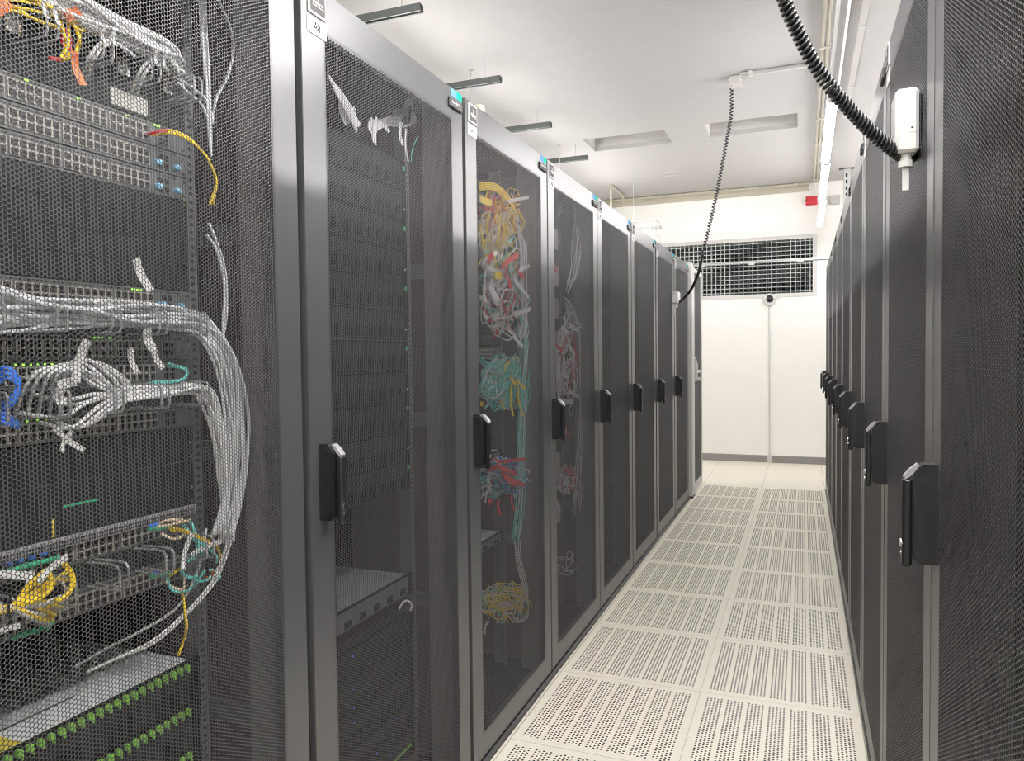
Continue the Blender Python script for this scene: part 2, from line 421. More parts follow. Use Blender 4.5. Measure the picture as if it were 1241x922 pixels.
# ------------------------------------------------------------------ cabinet doors (shared meshes)
DW, DZ0, DZ1 = .797, .022, 2.160
MY0, MY1, MZ0, MZ1 = .084, .722, .100, 2.070
def hex_panel():
    p = .0069; s = p/math.sqrt(3); cw = 1.5*s; ri = (p-.00085)/math.sqrt(3); T = .0009
    ncol = int((MY1-MY0)/cw); nrow = int((MZ1-MZ0)/p)-1
    y0 = MY0+((MY1-MY0)-ncol*cw)/2+cw/2
    z0 = MZ0+((MZ1-MZ0)-nrow*p)/2+p/4
    ii, jj = np.meshgrid(np.arange(ncol), np.arange(nrow), indexing='ij')
    cy = (y0+ii*cw).ravel(); cz = (z0+jj*p+(ii % 2)*p/2).ravel(); N = len(cy)
    ang = np.arange(6)*np.pi/3
    oy, oz_ = s*np.cos(ang), s*np.sin(ang); iy, iz = ri*np.cos(ang), ri*np.sin(ang)
    V = np.zeros((N, 24, 3), np.float32)
    for blk, (a, b, x) in enumerate(((oy, oz_, 0), (iy, iz, 0), (iy, iz, -T), (oy, oz_, -T))):
        V[:, blk*6:blk*6+6, 0] = x
        V[:, blk*6:blk*6+6, 1] = cy[:, None]+a; V[:, blk*6:blk*6+6, 2] = cz[:, None]+b
    q = []
    for i in range(6):
        j = (i+1) % 6
        q.append((i, j, 6+j, 6+i)); q.append((6+i, 6+j, 12+j, 12+i)); q.append((12+i, 12+j, 18+j, 18+i))
    q = np.array(q, np.int32)
    F = (q[None]+(np.arange(N, dtype=np.int32)*24)[:, None, None]).reshape(-1, 4)
    # solid strips closing the stepped top and bottom edges
    ev, ef = [], []
    for i in range(ncol):
        yc = y0+i*cw; lo = z0+(i % 2)*p/2-p/2; hi = z0+(nrow-1)*p+(i % 2)*p/2+p/2
        for a, b in ((MZ0-.002, lo), (hi, MZ1+.002)):
            k = len(ev); ev += [(0,yc-cw/2,a),(0,yc+cw/2,a),(0,yc+cw/2,b),(0,yc-cw/2,b)]; ef.append((k,k+1,k+2,k+3))
    for a, b in ((MY0-.002, y0-cw/2), (y0+(ncol-.5)*cw, MY1+.002)):
        k = len(ev); ev += [(0,a,MZ0),(0,b,MZ0),(0,b,MZ1),(0,a,MZ1)]; ef.append((k,k+1,k+2,k+3))
    V = np.concatenate([V.reshape(-1, 3), np.array(ev, np.float32)])
    F = np.concatenate([F, np.array(ef, np.int32)+N*24])
    me = bpy.data.meshes.new('mesh_panel')
    me.vertices.add(len(V)); me.vertices.foreach_set('co', V.ravel())
    me.loops.add(F.size); me.loops.foreach_set('vertex_index', F.ravel())
    me.polygons.add(len(F)); me.polygons.foreach_set('loop_start', np.arange(0, F.size, 4, dtype=np.int32))
    me.update(calc_edges=True); me.materials.append(MT['mesh']); return me
SH = {}
SH['mesh_panel'] = hex_panel()
m = MB(); b = .003
def framebar(m, y0, y1, z0, z1): m.box(-.022, 0, y0, y1, z0, z1)
framebar(m, 0, MY0, DZ0, DZ1); framebar(m, MY1, DW, DZ0, DZ1)
framebar(m, MY0, MY1, DZ0, MZ0); framebar(m, MY0, MY1, MZ1, DZ1)
# raised lip along both long edges
m.prism([(-.002, .0005), (.0012, .001), (.0012, .003), (-.001, .004)], 'z', DZ0, DZ1)
SH['door'] = m.mesh('door', 'frame')
m = MB()
m.box(-.004, -.0015, -.0, DW, DZ0-.018, DZ0-.004); SH['door_seal'] = m.mesh('door_seal', 'rubber')
HY = .051
m = MB()
m.prism([(0, .998), (.026, .998), (.036, 1.006), (.036, 1.146), (.022, 1.166), (0, 1.166)], 'y', HY-.016, HY+.014)
m.prism([(0, 1.0), (.022, 1.0), (.030, 1.008), (.030, 1.144), (.018, 1.160), (0, 1.160)], 'y', HY-.020, HY+.018)
SH['door_handle'] = m.mesh('door_handle', 'black')
m = MB(); m.bevbox(.037, .052, HY-.010, HY+.010, .990, 1.140, .004); SH['handle_lever'] = m.mesh('handle_lever', 'black')
m = MB()
m.prism([(.026, 1.163), (.0375, 1.147), (.048, 1.138), (.050, 1.143), (.040, 1.156), (.029, 1.166)], 'y', HY-.009, HY+.009)
SH['handle_cap'] = m.mesh('handle_cap', 'silver')
m = MB(); m.cyl((.050, HY, 1.030), (.0545, HY, 1.030), .0070, 14); m.cyl((.050, HY, 1.013), (.0535, HY, 1.013), .0045, 12)
SH['lock_cylinder'] = m.mesh('lock_cylinder', 'chrome')
m = MB()
m.bevbox(0, .004, .024, .088, 2.094, 2.154, .0015); SH['logo_frame'] = m.mesh('logo_frame', 'aluminium')
m = MB(); m.bevbox(.003, .0052, .030, .082, 2.100, 2.148, .0008); SH['logo_plate'] = m.mesh('logo_plate', 'badge')
m = MB(); m.bevbox(0, .0022, .021, .089, 2.052, 2.089, .0006); SH['number_label'] = m.mesh('number_label', 'label')
m = MB(); m.bevbox(0, .007, .700, .785, 2.098, 2.127, .002); SH['maker_badge'] = m.mesh('maker_badge', 'black')
m = MB(); m.bevbox(.006, .0082, .706, .785, 2.101, 2.125, .0006); SH['maker_plate'] = m.mesh('maker_plate', 'badge')
m = MB(); m.box(0.0001, .0008, .720, .760, 2.137, 2.159, 0); m.box(0.0001, .0008, .760, .797, 2.137, 2.159, 1)
SH['sticker'] = m.mesh('sticker', ['sticker_blue', 'sticker_green'])
# emblem on the logo plate: a small tower on a bar
m = MB(); m.prism([(.055, 2.126), (.059, 2.126), (.0575, 2.140), (.0565, 2.140)], 'x', .0052, .0056); m.box(.0052, .0056, .036, .076, 2.113, 2.1145)
SH['emblem'] = m.mesh('emblem', 'paper_text')

# cabinet body, local: x<0 goes into the cabinet, y along the row
DEP = 1.08
def body(dirty=False):
    m = MB(); a, b = -.030, -DEP
    m.box(b, a, 0, .004, .02, 2.14); m.box(b, a, DW-.004, DW, .02, 2.14)         # side walls
    m.box(b, a, 0, DW, 2.135, 2.150)                                              # roof
    m.box(b, a, 0, DW, .020, .035)                                                # bottom
    m.box(b, b+.02, 0, DW, .02, 2.15)                                             # back
    m.box(b, -.06, .01, DW-.01, 0, .02)                                           # plinth
    m.box(-.06, -.028, 0, DW, .008, .05)
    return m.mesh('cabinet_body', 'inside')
SH['cabinet_body'] = body()
def post(y0, y1):
    m = MB()
    m.box(-.115, -.0405, y0, y1, .04, 2.135)
    m.box(-.06, -.030, y0, y1, .04, 2.135)
    return m.mesh('corner_post', 'post')
SH['post_a'] = post(.010, .045); SH['post_b'] = post(DW-.045, DW-.010)
def sidepanel():
    m = MB()
    m.box(-.42, -.13, DW-.012, DW-.006, .06, 2.10, 0)
    for z in (.55, 1.13, 1.6): m.box(-.45, -.10, DW-.020, DW-.010, z, z+.045, 1)
    return m.mesh('side_brace', ['brace', 'rail'])
SH['side_brace'] = sidepanel()
def rail_mesh(y, sgn, xe):
    m = MB()
    m.box(xe-.002, xe, y, y+sgn*.022, .08, 2.10); m.box(xe-.05, xe-.002, y+sgn*.020, y+sgn*.023, .08, 2.10)
    for i in range(45):
        for dz in (.006, .022, .038):
            z = .09+i*.04445+dz
            m.box(xe-.0005, xe+.0006, y+sgn*.006, y+sgn*.014, z-.0035, z+.0035, 1)
    return m.mesh('mounting_rail', ['rail', 'black'])
XE_LOCAL = {'A': -.154, 'B': -.121}
def make_cabinet(y0, row, label, number=None, xe=-.154, marks=True):
    if row == 'L':
        root = thing('server_cabinet', label, 'server cabinet', (XL, y0, 0), 0, 'left row of server cabinets')
    else:
        root = thing('server_cabinet', label, 'server cabinet', (XR, y0+DW, 0), math.pi, 'right row of server cabinets')
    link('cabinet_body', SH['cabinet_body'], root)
    link('corner_post', SH['post_a'], root); link('corner_post', SH['post_b'], root)
    link('side_brace', SH['side_brace'], root)
    key = ('rail', xe)
    if key not in SH:
        c = .5*DW+.011
        SH[key] = (rail_mesh(c-.2415, -1, xe), rail_mesh(c+.2415, 1, xe))
    link('mounting_rail', SH[key][0], root); link('mounting_rail', SH[key][1], root)
    d = link('door', SH['door'], root)
    link('door_seal', SH['door_seal'], d)
    link('mesh_panel', SH['mesh_panel'], d)['label'] = 'black hexagonal perforated steel panel'
    link('door_handle', SH['door_handle'], d)
    link('handle_lever', SH['handle_lever'], d)
    link('handle_cap', SH['handle_cap'], d)['label'] = 'silver cap of the handle'
    link('lock_cylinder', SH['lock_cylinder'], d)['label'] = 'chrome lock cylinder'
    link('logo_frame', SH['logo_frame'], d); link('logo_plate', SH['logo_plate'], d)
    link('number_label', SH['number_label'], d)['label'] = 'white number label'
    link('maker_badge', SH['maker_badge'], d); link('maker_plate', SH['maker_plate'], d)
    link('emblem', SH['emblem'], d)
    rt = (math.pi/2, 0, math.pi/2)
    if number:
        link('sticker', SH['sticker'], d)['label'] = 'blue and green sticker'
        text('number_lettering', number, .026, 'ink', d, (.0023, .055, 2.070), rt, 'CENTER', 0.8)
        text('logo_lettering', 'EMERSON', .0085, 'paper_text', d, (.0053, .056, 2.120), rt, 'CENTER')
        text('badge_lettering', 'Knürr DCM', .011, 'paper_text', d, (.0083, .712, 2.115), rt, 'LEFT')
    return root

LEFT_Y = [.505, 1.325, 2.143, 2.950, 3.752, 4.562, 5.385, 6.200]
LEFT_L = [
    ('leftmost dark grey server cabinet with thick grey cable bundles and green edged servers', 'A9'),
    ('dark grey server cabinet with the door numbered A8', 'A8'),
    ('grey server cabinet numbered A7 crammed with yellow, red and teal cables', 'A7'),
    ('grey server cabinet behind the A7 cabinet, with grey cable loops and white tags inside', 'A6'),
    ('fifth server cabinet of the left row, dark inside, just before the wide black gap', 'A5'),
    ('sixth server cabinet of the left row, just past the wide black gap', 'A4'),
    ('seventh server cabinet of the left row, between the wide gap and the white plug box', 'A3'),
    ('last left server cabinet, carrying a white plug box, beside the white door post', 'A2'),
]
for (lab, num), y in zip(LEFT_L, LEFT_Y):
    make_cabinet(y, 'L', lab, num, xe=-.121 if num == 'A8' else -.154)
RIGHT_Y = [.665+.8035*k for k in range(9)]
RN = ['nearest server cabinet of the right row, cut off by the edge of the picture',
      'second server cabinet of the right row, with the white cable box on its door frame',
      'third server cabinet of the right row, past the first narrow black gap',
      'fourth server cabinet of the right row counted from the camera',
      'fifth server cabinet of the right row counted from the camera',
      'sixth server cabinet of the right row counted from the camera',
      'seventh server cabinet of the right row, third from its far end',
      'eighth server cabinet of the right row, last but one before the end wall',
      'last server cabinet of the right row, closest to the end wall']
for y, lab in zip(RIGHT_Y, RN): make_cabinet(y, 'R', lab)
# dark floor seal strips along both rows
m = MB(); m.prism([(XL-.03, 0), (XL+.013, 0), (XL+.012, .010), (XL+.002, .016), (XL-.03, .016)], 'y', .5, 7.0)
struct('trim_left', m, 'black')
m = MB(); m.prism([(XR+.03, 0), (XR-.006, 0), (XR-.005, .008), (XR+.03, .012)], 'y', .6, 7.87)
struct('trim_right', m, 'black')

# ------------------------------------------------------------------ aisle end: open door leaf, post and head rail
t = thing('aisle_door', 'white framed dark aisle door leaf folded open at the end of the left cabinets', 'door', (XL, 7.03, 0))
m = MB(); m.bevbox(-.030, .010, .18, .862, .012, .085, .002); m.bevbox(-.030, .010, .18, .862, 1.150, 1.180, .002)
m.bevbox(-.030, .010, .18, .862, 2.125, 2.165, .002); m.bevbox(-.030, .012, .835, .868, .012, 2.165, .002)
m.build('frame', 'aluminium', t)
m = MB(); m.box(-.018, -.002, .182, .84, .08, 1.152, 0); m.box(-.018, -.002, .182, .84, 1.178, 2.128, 0)
m.build('panel', 'tinted', t)
m = MB()
m.prism([(.012, 1.08), (.040, 1.08), (.052, 1.11), (.052, 1.24), (.038, 1.30), (.018, 1.315), (.012, 1.315)], 'y', .165, .215)
m.bevbox(.012, .085, .215, .255, 1.085, 1.120, .004)
m.build('push_bar', 'white', t)
t = thing('door_post', 'slim white upright post where the left cabinets end', 'post', (XL, 7.03, 0))
m = MB(); m.bevbox(-.05, .030, 0, .16, .016, 2.185, .004); m.build('post', 'white', t)
m = MB(); m.bevbox(-.055, .034, -.004, .164, 0, .014, .002); m.build('foot', 'black', t)
t = thing('door_head_rail', 'pale metal rail spanning the aisle at cabinet height in front of the grille', 'rail', (0, 7.10, 2.150))
m = MB(); m.bevbox(XL+.02, XR+.01, -.015, .015, .002, .018, .004); m.cyl((XL+.02, 0, .024), (XR, 0, .024), .006, 10)
m.build('rail', 'steel', t)
for x in (-.90, -.46, -.05):
    m = MB(); m.bevbox(x, x+.05, -.024, .0, -.012, .006, .002); m.build('bracket', 'white', t)

# ------------------------------------------------------------------ luminaires
def batten(y0, y1, x, z, lit, label, group=None):
    t = thing('led_batten', label, 'ceiling light', (x, y0, z), 0, group)
    L = y1-y0
    m = MB(); m.prism([(-.016, .027), (.016, .027), (.020, .036), (.016, .050), (-.016, .050), (-.020, .036)], 'y', 0, L)
    m.build('housing', 'white', t)
    m = MB(); m.prism([(.028*math.cos(q), .028*math.sin(q)) for q in (math.pi*i/6 for i in range(12))], 'y', .012, L-.012)
    m.build('diffuser', lit, t)
    for e0, e1 in ((0, .012), (L-.012, L)):
        m = MB(); m.prism([(.030*math.cos(q), .030*math.sin(q)) for q in (math.pi*i/6 for i in range(12))], 'y', e0, e1)
        m.build('end_cap', 'white', t)
    m = MB()
    for yy in (.25, L-.25): m.cyl((0, yy, .05), (0, yy, ZC-z), .0022, 6)
    m.build('suspension_wire', 'steel', t)
    return t
ZL = 2.76
batten(4.55, 6.02, .150, ZL, 'tube', 'lit white tube light over the aisle, just behind the black hose', 'lit aisle tube lights')
batten(6.05, 7.50, .158, ZL, 'tube', 'middle one of three lit white tube lights in a line over the aisle', 'lit aisle tube lights')
batten(7.53, 9.00, .170, ZL, 'tube', 'lit white tube light over the aisle nearest the end wall', 'lit aisle tube lights')
batten(3.02, 4.52, .150, ZL, 'tube_off', 'unlit clear tube light hung above the black hose')
t = thing('lighting_rail', 'pale metal rail fixed to the ceiling beside the tube lights', 'rail', (.326, 3.5, ZC-.046))
m = MB(); m.prism([(-.020, 0), (.020, 0), (.020, .035), (.008, .045), (-.008, .045), (-.020, .035)], 'y', 0, 3.4); m.build('rail', 'greybox', t)
for i in range(3):
    m = MB(); m.bevbox(-.023, .023, .4+i*1.1, .44+i*1.1, -.004, .045, .003); m.build('clip', 'steel', t)
batten(-2.2, .3, .150, ZL, 'tube_fill', 'added fill tube light over the aisle behind the camera', 'added fill tubes over the near aisle')  # added out of view to light the near floor and cabinets
batten(.35, 2.85, .150, ZL, 'tube_fill', 'added fill tube light over the aisle above the camera', 'added fill tubes over the near aisle')  # second unseen tube, added as fill for the near aisle
for xx, tag_ in ((-2.40, 'beyond the left cabinets'), (1.90, 'beyond the right cabinets')):
    for yy in (.3, 3.2, 6.1):
        batten(yy, yy+2.7, xx, 2.78, 'tube_side', f'lit tube light of the neighbouring aisle {tag_}', 'tube lights '+tag_)

# ------------------------------------------------------------------ ceiling and wall fittings
t = thing('cable_trunking', 'long cream cable trunking where the end wall meets the ceiling', 'trunking', (-1.3, YW, ZC))
m = MB(); m.prism([(-.001, -.002), (-.055, -.002), (-.055, -.040), (-.045, -.044), (-.045, -.052), (-.055, -.056), (-.055, -.088), (-.047, -.096), (-.001, -.096)], 'x', -4.2, 1.36); m.build('cover', 'conduit', t)
m = MB(); m.cyl((-4.2, -.085, -.018), (1.36, -.085, -.018), .012, 8); m.build('pipe', 'conduit', t)
for i in range(7):
    m = MB(); m.bevbox(-3.6+i*.8, -3.57+i*.8, -.102, -.056, -.036, -.001, .003); m.build('clip', 'greybox', t)
t = thing('ceiling_conduit', 'cream double conduit running along the ceiling beside the tube lights', 'conduit', (.128, 0, ZC))
m = MB(); m.cyl((-.014, 2.4, -.016), (-.014, 9.5, -.016), .011, 8); m.cyl((.014, 2.4, -.016), (.014, 9.5, -.016), .011, 8); m.build('pipe', 'conduit', t)
for i in range(9):
    m = MB(); m.bevbox(-.034, .034, 2.9+i*.8, 2.93+i*.8, -.034, -.001, .004); m.build('clip', 'greybox', t)
# far junction box, its pipe and coiled lead
t = thing('ceiling_junction_box', 'small pale grey junction box on the ceiling feeding the coiled lead', 'junction box', (-.465, 5.70, ZC))
m = MB(); m.bevbox(-.042, .042, -.045, .045, -.055, -.001, .006); m.build('box', 'greybox', t)
m = MB(); m.bevbox(-.046, .046, -.049, .049, -.062, -.050, .003); m.build('lid', 'greybox', t)
m = MB(); m.cyl((-.02, -.02, -.085), (-.02, -.02, -.062), .014, 10); m.build('cable_gland', 'greybox', t)
t = thing('steel_conduit', 'thin grey steel conduit from the junction box across the ceiling', 'conduit', (-.42, 5.62, ZC))
m = MB(); m.bevbox(0, .52, -.014, .014, -.030, -.006, .004); m.build('pipe', 'steel', t)
for x in (.05, .42):
    m = MB(); m.bevbox(x, x+.03, -.022, .022, -.036, -.001, .003); m.build('clip', 'greybox', t)
def coil(path, r, w, pitch, name, label, tail=None):
    P = spline(path, 24); L = [0.0]
    for i in range(1, len(P)): L.append(L[-1]+(P[i]-P[i-1]).length)
    tot = L[-1]; n = int(tot/pitch*10); pts = []; k = 0
    a = (P[1]-P[0]).orthogonal().normalized()
    for i in range(n+1):
        s = tot*i/n
        while k < len(P)-2 and L[k+1] < s: k += 1
        f = (s-L[k])/max(1e-9, L[k+1]-L[k]); c = P[k].lerp(P[k+1], f); d = (P[k+1]-P[k]).normalized()
        a = (a-d*a.dot(d)).normalized(); b = d.cross(a); q = 2*math.pi*s/pitch
        pts.append(c+(a*math.cos(q)+b*math.sin(q))*r)
    o = thing(name, label, 'cable', tuple(path[0]))
    off = Vector(path[0])
    m = MB(); m.tube([p-off for p in pts], w, 6); m.build('coiled_lead', 'black', o, smooth=True)
    if tail:
        m = MB(); m.tube([Vector(p)-off for p in spline(tail, 8)], w*2.6, 8); m.build('straight_lead', 'black', o, smooth=True)
    return o
far = [(-.485, 5.68, 3.262)]
for u, v, y in ((886,140,5.71), (879,180,5.75), (870,227,5.80), (861,268,5.86), (852,305,5.92)): far.append(at_y(u, v, y))
ftail = [at_y(852,305,5.92), at_y(846,332,5.96), at_y(838,350,6.0), at_y(829,361,6.05), at_y(821,368,6.12)]
coil(far, .0115, .0042, .024, 'coiled_lead', 'thin coiled black lead hanging from the ceiling box to the left cabinets', ftail)
near = [(-.20, 1.30, 3.27), at_y(905, -185, 1.36), at_y(928, -90, 1.40)]
for u, v, y in ((950,-2,1.44), (966,38,1.46), (985,75,1.48), (1005,104,1.50), (1027,130,1.53), (1050,154,1.56), (1072,174,1.59), (1090,187,1.62), (1102,192,1.65)):
    near.append(at_y(u, v, y))
e = near[-1]
coil(near, .0100, .0036, .0092, 'spiral_hose', 'thick spiral black hose sagging in the foreground to the white cable box', [near[-1], at_y(1107,190,1.655), at_y(1106,183,1.655)])
t = thing('near_ceiling_box', 'small grey ceiling box where the spiral hose begins', 'junction box', (-.20, 1.30, ZC))
m = MB(); m.bevbox(-.045, .045, -.045, .045, -.06, -.001, .006); m.build('box', 'greybox', t)
m = MB(); m.cyl((0, 0, -.075), (0, 0, -.06), .016, 10); m.build('cable_gland', 'greybox', t)
# white cable box on the right row
q0 = at_y(1105, 149, 1.62)
t = thing('cable_box', 'white plastic cable box clamped to the second right cabinet, black hose entering below', 'plug box', (XR, 1.605, q0[2]))
m = MB(); m.bevbox(-.046, -.006, -.012, .068, -.060, .060, .006); m.build('housing', 'white', t)
m = MB(); m.bevbox(-.006, -.001, -.004, .06, -.05, .05, .002); m.build('bracket', 'black', t)
m = MB(); m.cyl((-.026, .01, -.072), (-.026, .01, -.056), .010, 12); m.cyl((-.026, .01, -.084), (-.026, .01, -.072), .013, 12); m.build('cable_gland', 'white', t)
m = MB(); m.box(-.024, -.012, -.0128, -.012, -.024, -.008); m.build('type_plate', 'label', t)
m = MB(); m.box(-.020, -.016, -.0132, -.0128, -.017, -.014); m.build('symbol', 'ink', t)
m = MB(); m.bevbox(-.0475, -.046, .004, .05, -.02, .035, .0005); m.build('side_window', 'greybox', t)
m = MB(); m.bevbox(-.032, -.020, .008, .012, -.128, -.084, .001); m.build('hanging_tag', 'label', t)
# white plug box on the left row
q1 = at(819, 361, XL+.03)
t = thing('plug_box', 'small white plug box on the last left cabinets with the coiled lead plugged in', 'plug box', (XL, 6.10, q1[2]))
m = MB(); m.bevbox(.006, .055, -.06, .06, -.045, .050, .006); m.build('housing', 'white', t)
m = MB(); m.bevbox(.001, .006, -.05, .05, -.05, .055, .001); m.build('bracket', 'steel', t)
m = MB(); m.cyl((.03, .0, -.075), (.03, .0, -.045), .014, 10); m.build('cable_gland', 'white', t)
m = MB(); m.bevbox(.018, .030, -.03, -.024, -.14, -.05, .001); m.build('hanging_tag', 'label', t)
# suspended struts above the left row
for i, y in enumerate((3.60, 4.72, 5.80, 6.90)):
    nm = ('nearest', 'second', 'third', 'farthest')[i]
    t = thing('ceiling_strut', f'{nm} of four dark metal struts hung over the left cabinets', 'strut', (-1.90, y, 3.19), 0, 'dark struts above the left cabinets')
    m = MB()
    m.box(-.95, 0, -.021, -.018, 0, .041); m.box(-.95, 0, .018, .021, 0, .041); m.box(-.95, 0, -.018, .018, .038, .041)
    m.box(-.95, 0, -.018, -.010, 0, .003); m.box(-.95, 0, .010, .018, 0, .003)
    m.build('channel', 'darksteel', t)
    m = MB(); m.cyl((-.12, 0, .041), (-.12, 0, ZC-3.19), .004, 8); m.cyl((-.80, 0, .041), (-.80, 0, ZC-3.19), .004, 8)
    m.build('threaded_rod', 'steel', t)
for i, (u0, v0, y) in enumerate(((571, 84, 4.835), (678, 175, 6.88))):
    p = at_y(u0, v0, y)
    t = thing('hanging_rod', f'{("nearer", "farther")[i]} thin threaded rod hanging from the ceiling behind the left cabinets', 'rod', (p[0], y, ZC), 0, 'threaded rods behind the left cabinets')
    m = MB(); m.cyl((0, 0, -1.15), (0, 0, -.012), .005, 8); m.build('rod', 'steel', t)
    m = MB(); m.cyl((0, 0, -.012), (0, 0, -.001), .016, 8); m.build('anchor', 'steel', t)
    m = MB(); m.bevbox(-.03, .03, -.03, .03, -1.17, -1.14, .003); m.build('foot_plate', 'darksteel', t)
p = at_y(581, 129, 2.62)
t = thing('smoke_sensor', 'round beige sensor peeking over the top of the A7 cabinet', 'sensor', (p[0], 2.62, p[2]-.01))
m = MB(); m.cyl((0, 0, -.02), (0, 0, .012), .024, 18, r2=.020); m.build('body', 'conduit', t)
m = MB(); m.box(-.03, .03, -.02, .02, -(p[2]-.01-2.152), -.02); m.build('bracket', 'black', t)
# small ceiling bracket, mesh basket, right hand strut, little ceiling plate
t = thing('wall_bracket', 'thin cream L-shaped bracket hanging from the ceiling near the end wall', 'bracket', (-2.11, 8.67, ZC))
m = MB(); m.bevbox(-.012, .012, -.012, .012, -.42, -.001, .003); m.build('upright', 'conduit', t)
m = MB(); m.bevbox(-.012, .012, .012, .62, -.030, -.006, .003); m.bevbox(-.012, .012, .60, .625, -.14, -.03, .003); m.build('arm', 'conduit', t)
t = thing('wire_basket', 'upright wire mesh cable basket rising behind the left cabinets', 'cable basket', (-1.72, 8.0, 2.30))
m = MB()
for i in range(8): m.cyl((.04*i, 0, 0), (.04*i, 0, .475), .0032, 6)
for i in range(7): m.cyl((0, .003, .01+.075*i), (.28, .003, .01+.075*i), .0032, 6)
for i in range(7): m.cyl((0, .003, .01+.075*i), (0, .12, .01+.075*i), .0032, 6); m.cyl((.28, .003, .01+.075*i), (.28, .12, .01+.075*i), .0032, 6)
m.build('mesh_wire', 'steel', t)
m = MB(); m.bevbox(-.02, .30, .12, .15, .0, .03, .003); m.bevbox(-.02, .30, .12, .15, .40, .43, .003); m.build('bracket', 'steel', t)
m = MB(); m.cyl((-.012, .135, .43), (-.012, .135, ZC-2.30), .004, 8); m.build('threaded_rod', 'steel', t)
t = thing('ceiling_hanger', 'slotted grey steel hanger on the ceiling above the far right cabinets', 'bracket', (.45, 9.0, ZC))
m = MB(); m.box(-.045, -.012, -.02, -.017, -.9, -.01); m.box(-.045, -.042, -.02, .02, -.9, -.01); m.box(-.045, -.012, .017, .02, -.9, -.01)
m.box(-.012, .03, -.02, -.017, -.9, -.01); m.box(.027, .03, -.02, .02, -.9, -.01)
m.build('upright', 'steel', t)
m = MB()
for i in range(12): m.box(-.022, -.002, -.0208, -.020, -.10-i*.07, -.06-i*.07)
m.build('slot', 'dark_void', t)
m = MB(); m.bevbox(-.09, .07, -.03, .03, -.012, -.001, .002); m.build('head_plate', 'darksteel', t)
t = thing('ceiling_plate', 'tiny grey plate on the ceiling near the end wall', 'plate', (-1.40, 8.52, ZC))
m = MB(); m.bevbox(-.07, .07, -.03, .03, -.008, -.001, .002); m.build('plate', 'greybox', t)
m = MB(); m.cyl((-.05, 0, -.011), (-.05, 0, -.008), .006, 8); m.cyl((.05, 0, -.011), (.05, 0, -.008), .006, 8); m.build('screw', 'steel', t)
# dome camera with its conduit, beacon and siren
t = thing('dome_camera', 'small dome security camera on the end wall under the grille', 'security camera', (-.379, YW, 1.985))
m = MB(); m.cyl((0, -.04, 0), (0, -.001, 0), .070, 24, r2=.078); m.build('base', 'white', t, smooth=False)
m = MB(); m.dome((0, -.04, .008), (0, -1, .1), .042, 20, 6); m.build('dome', 'black', t, smooth=True)
m = MB(); m.ring((0, -.042, .008), (0, 1, 0), .045, .005); m.build('trim_ring', 'chrome', t, smooth=True)
t = thing('wall_conduit', 'slim white conduit running down the end wall below the dome camera', 'conduit', (-.383, YW, 0))
m = MB(); m.bevbox(-.0075, .0075, -.014, -.001, .003, 1.90, .003); m.build('pipe', 'white', t)
m = MB(); m.cyl((0, -.014, 1.895), (0, -.002, 1.915), .012, 10); m.build('elbow', 'greybox', t)
t = thing('alarm_beacon', 'red alarm beacon high on the end wall beside the tube lights', 'alarm', (.085, YW, 3.135))
m = MB(); m.prism([(-.055, -.04), (.055, -.04), (.06, .04), (-.045, .045)], 'y', -.07, -.012); m.build('lens', 'red', t)
m = MB(); m.bevbox(-.06, .065, -.012, -.001, -.05, .055, .003); m.build('base', 'red', t)
m = MB(); m.cyl((-.062, -.04, .0), (-.05, -.04, .0), .014, 10); m.build('button', 'black', t)
t = thing('alarm_siren', 'pale grey siren high on the end wall right of the red beacon', 'alarm', (.335, YW, 3.12))
m = MB(); m.cyl((0, -.06, 0), (0, -.012, 0), .050, 20, r2=.056); m.build('horn', 'greybox', t)
m = MB(); m.bevbox(-.06, .06, -.012, -.001, -.05, .06, .003); m.build('base', 'greybox', t)

# ------------------------------------------------------------------ rack equipment
XE = -1.140
Y9, Y8, Y7, Y6 = (LEFT_Y[i]+.5*DW+.011 for i in range(4))
U = .04445
SW = {}
def part(key, fn, name, mats, root):
    if key not in SW: SW[key] = fn().mesh(name, mats)
    return link(name, SW[key], root)
def chassis(h, d=.45):
    m = MB(); m.box(-d, 0, -.220, .220, .001, h-.001); m.box(-.003, .0005, -.2413, .2413, .001, h-.001); return m
def chassis_vents(h):
    m = chassis(h)
    for i in range(60): m.box(.0005, .0012, -.215+i*.0072, -.211+i*.0072, h-.007, h-.004, 1)
    return m
def portblock(cols=6, rows=2):
    m = MB(); w = .0142*cols; m.box(.0005, .0030, 0, w, .006, .006+.0145*rows, 0)
    for c in range(cols):
        for r in range(rows):
            y, z = .0142*c, .006+.0145*r
            m.box(.0030, .0036, y+.0017, y+.0125, z+.0022, z+.0122, 1)
            m.box(.0030, .0037, y+.0040, y+.0102, z+.0008, z+.0022, 1)
    return m
def screw():
    m = MB(); m.cyl((.0005, 0, 0), (.0025, 0, 0), .0035, 8); return m
def four_screws(t):
    for y in (-.231, .231):
        for z in (.008, .036): part('screw', screw, 'screw', 'chrome', t).location = (0, y, z)
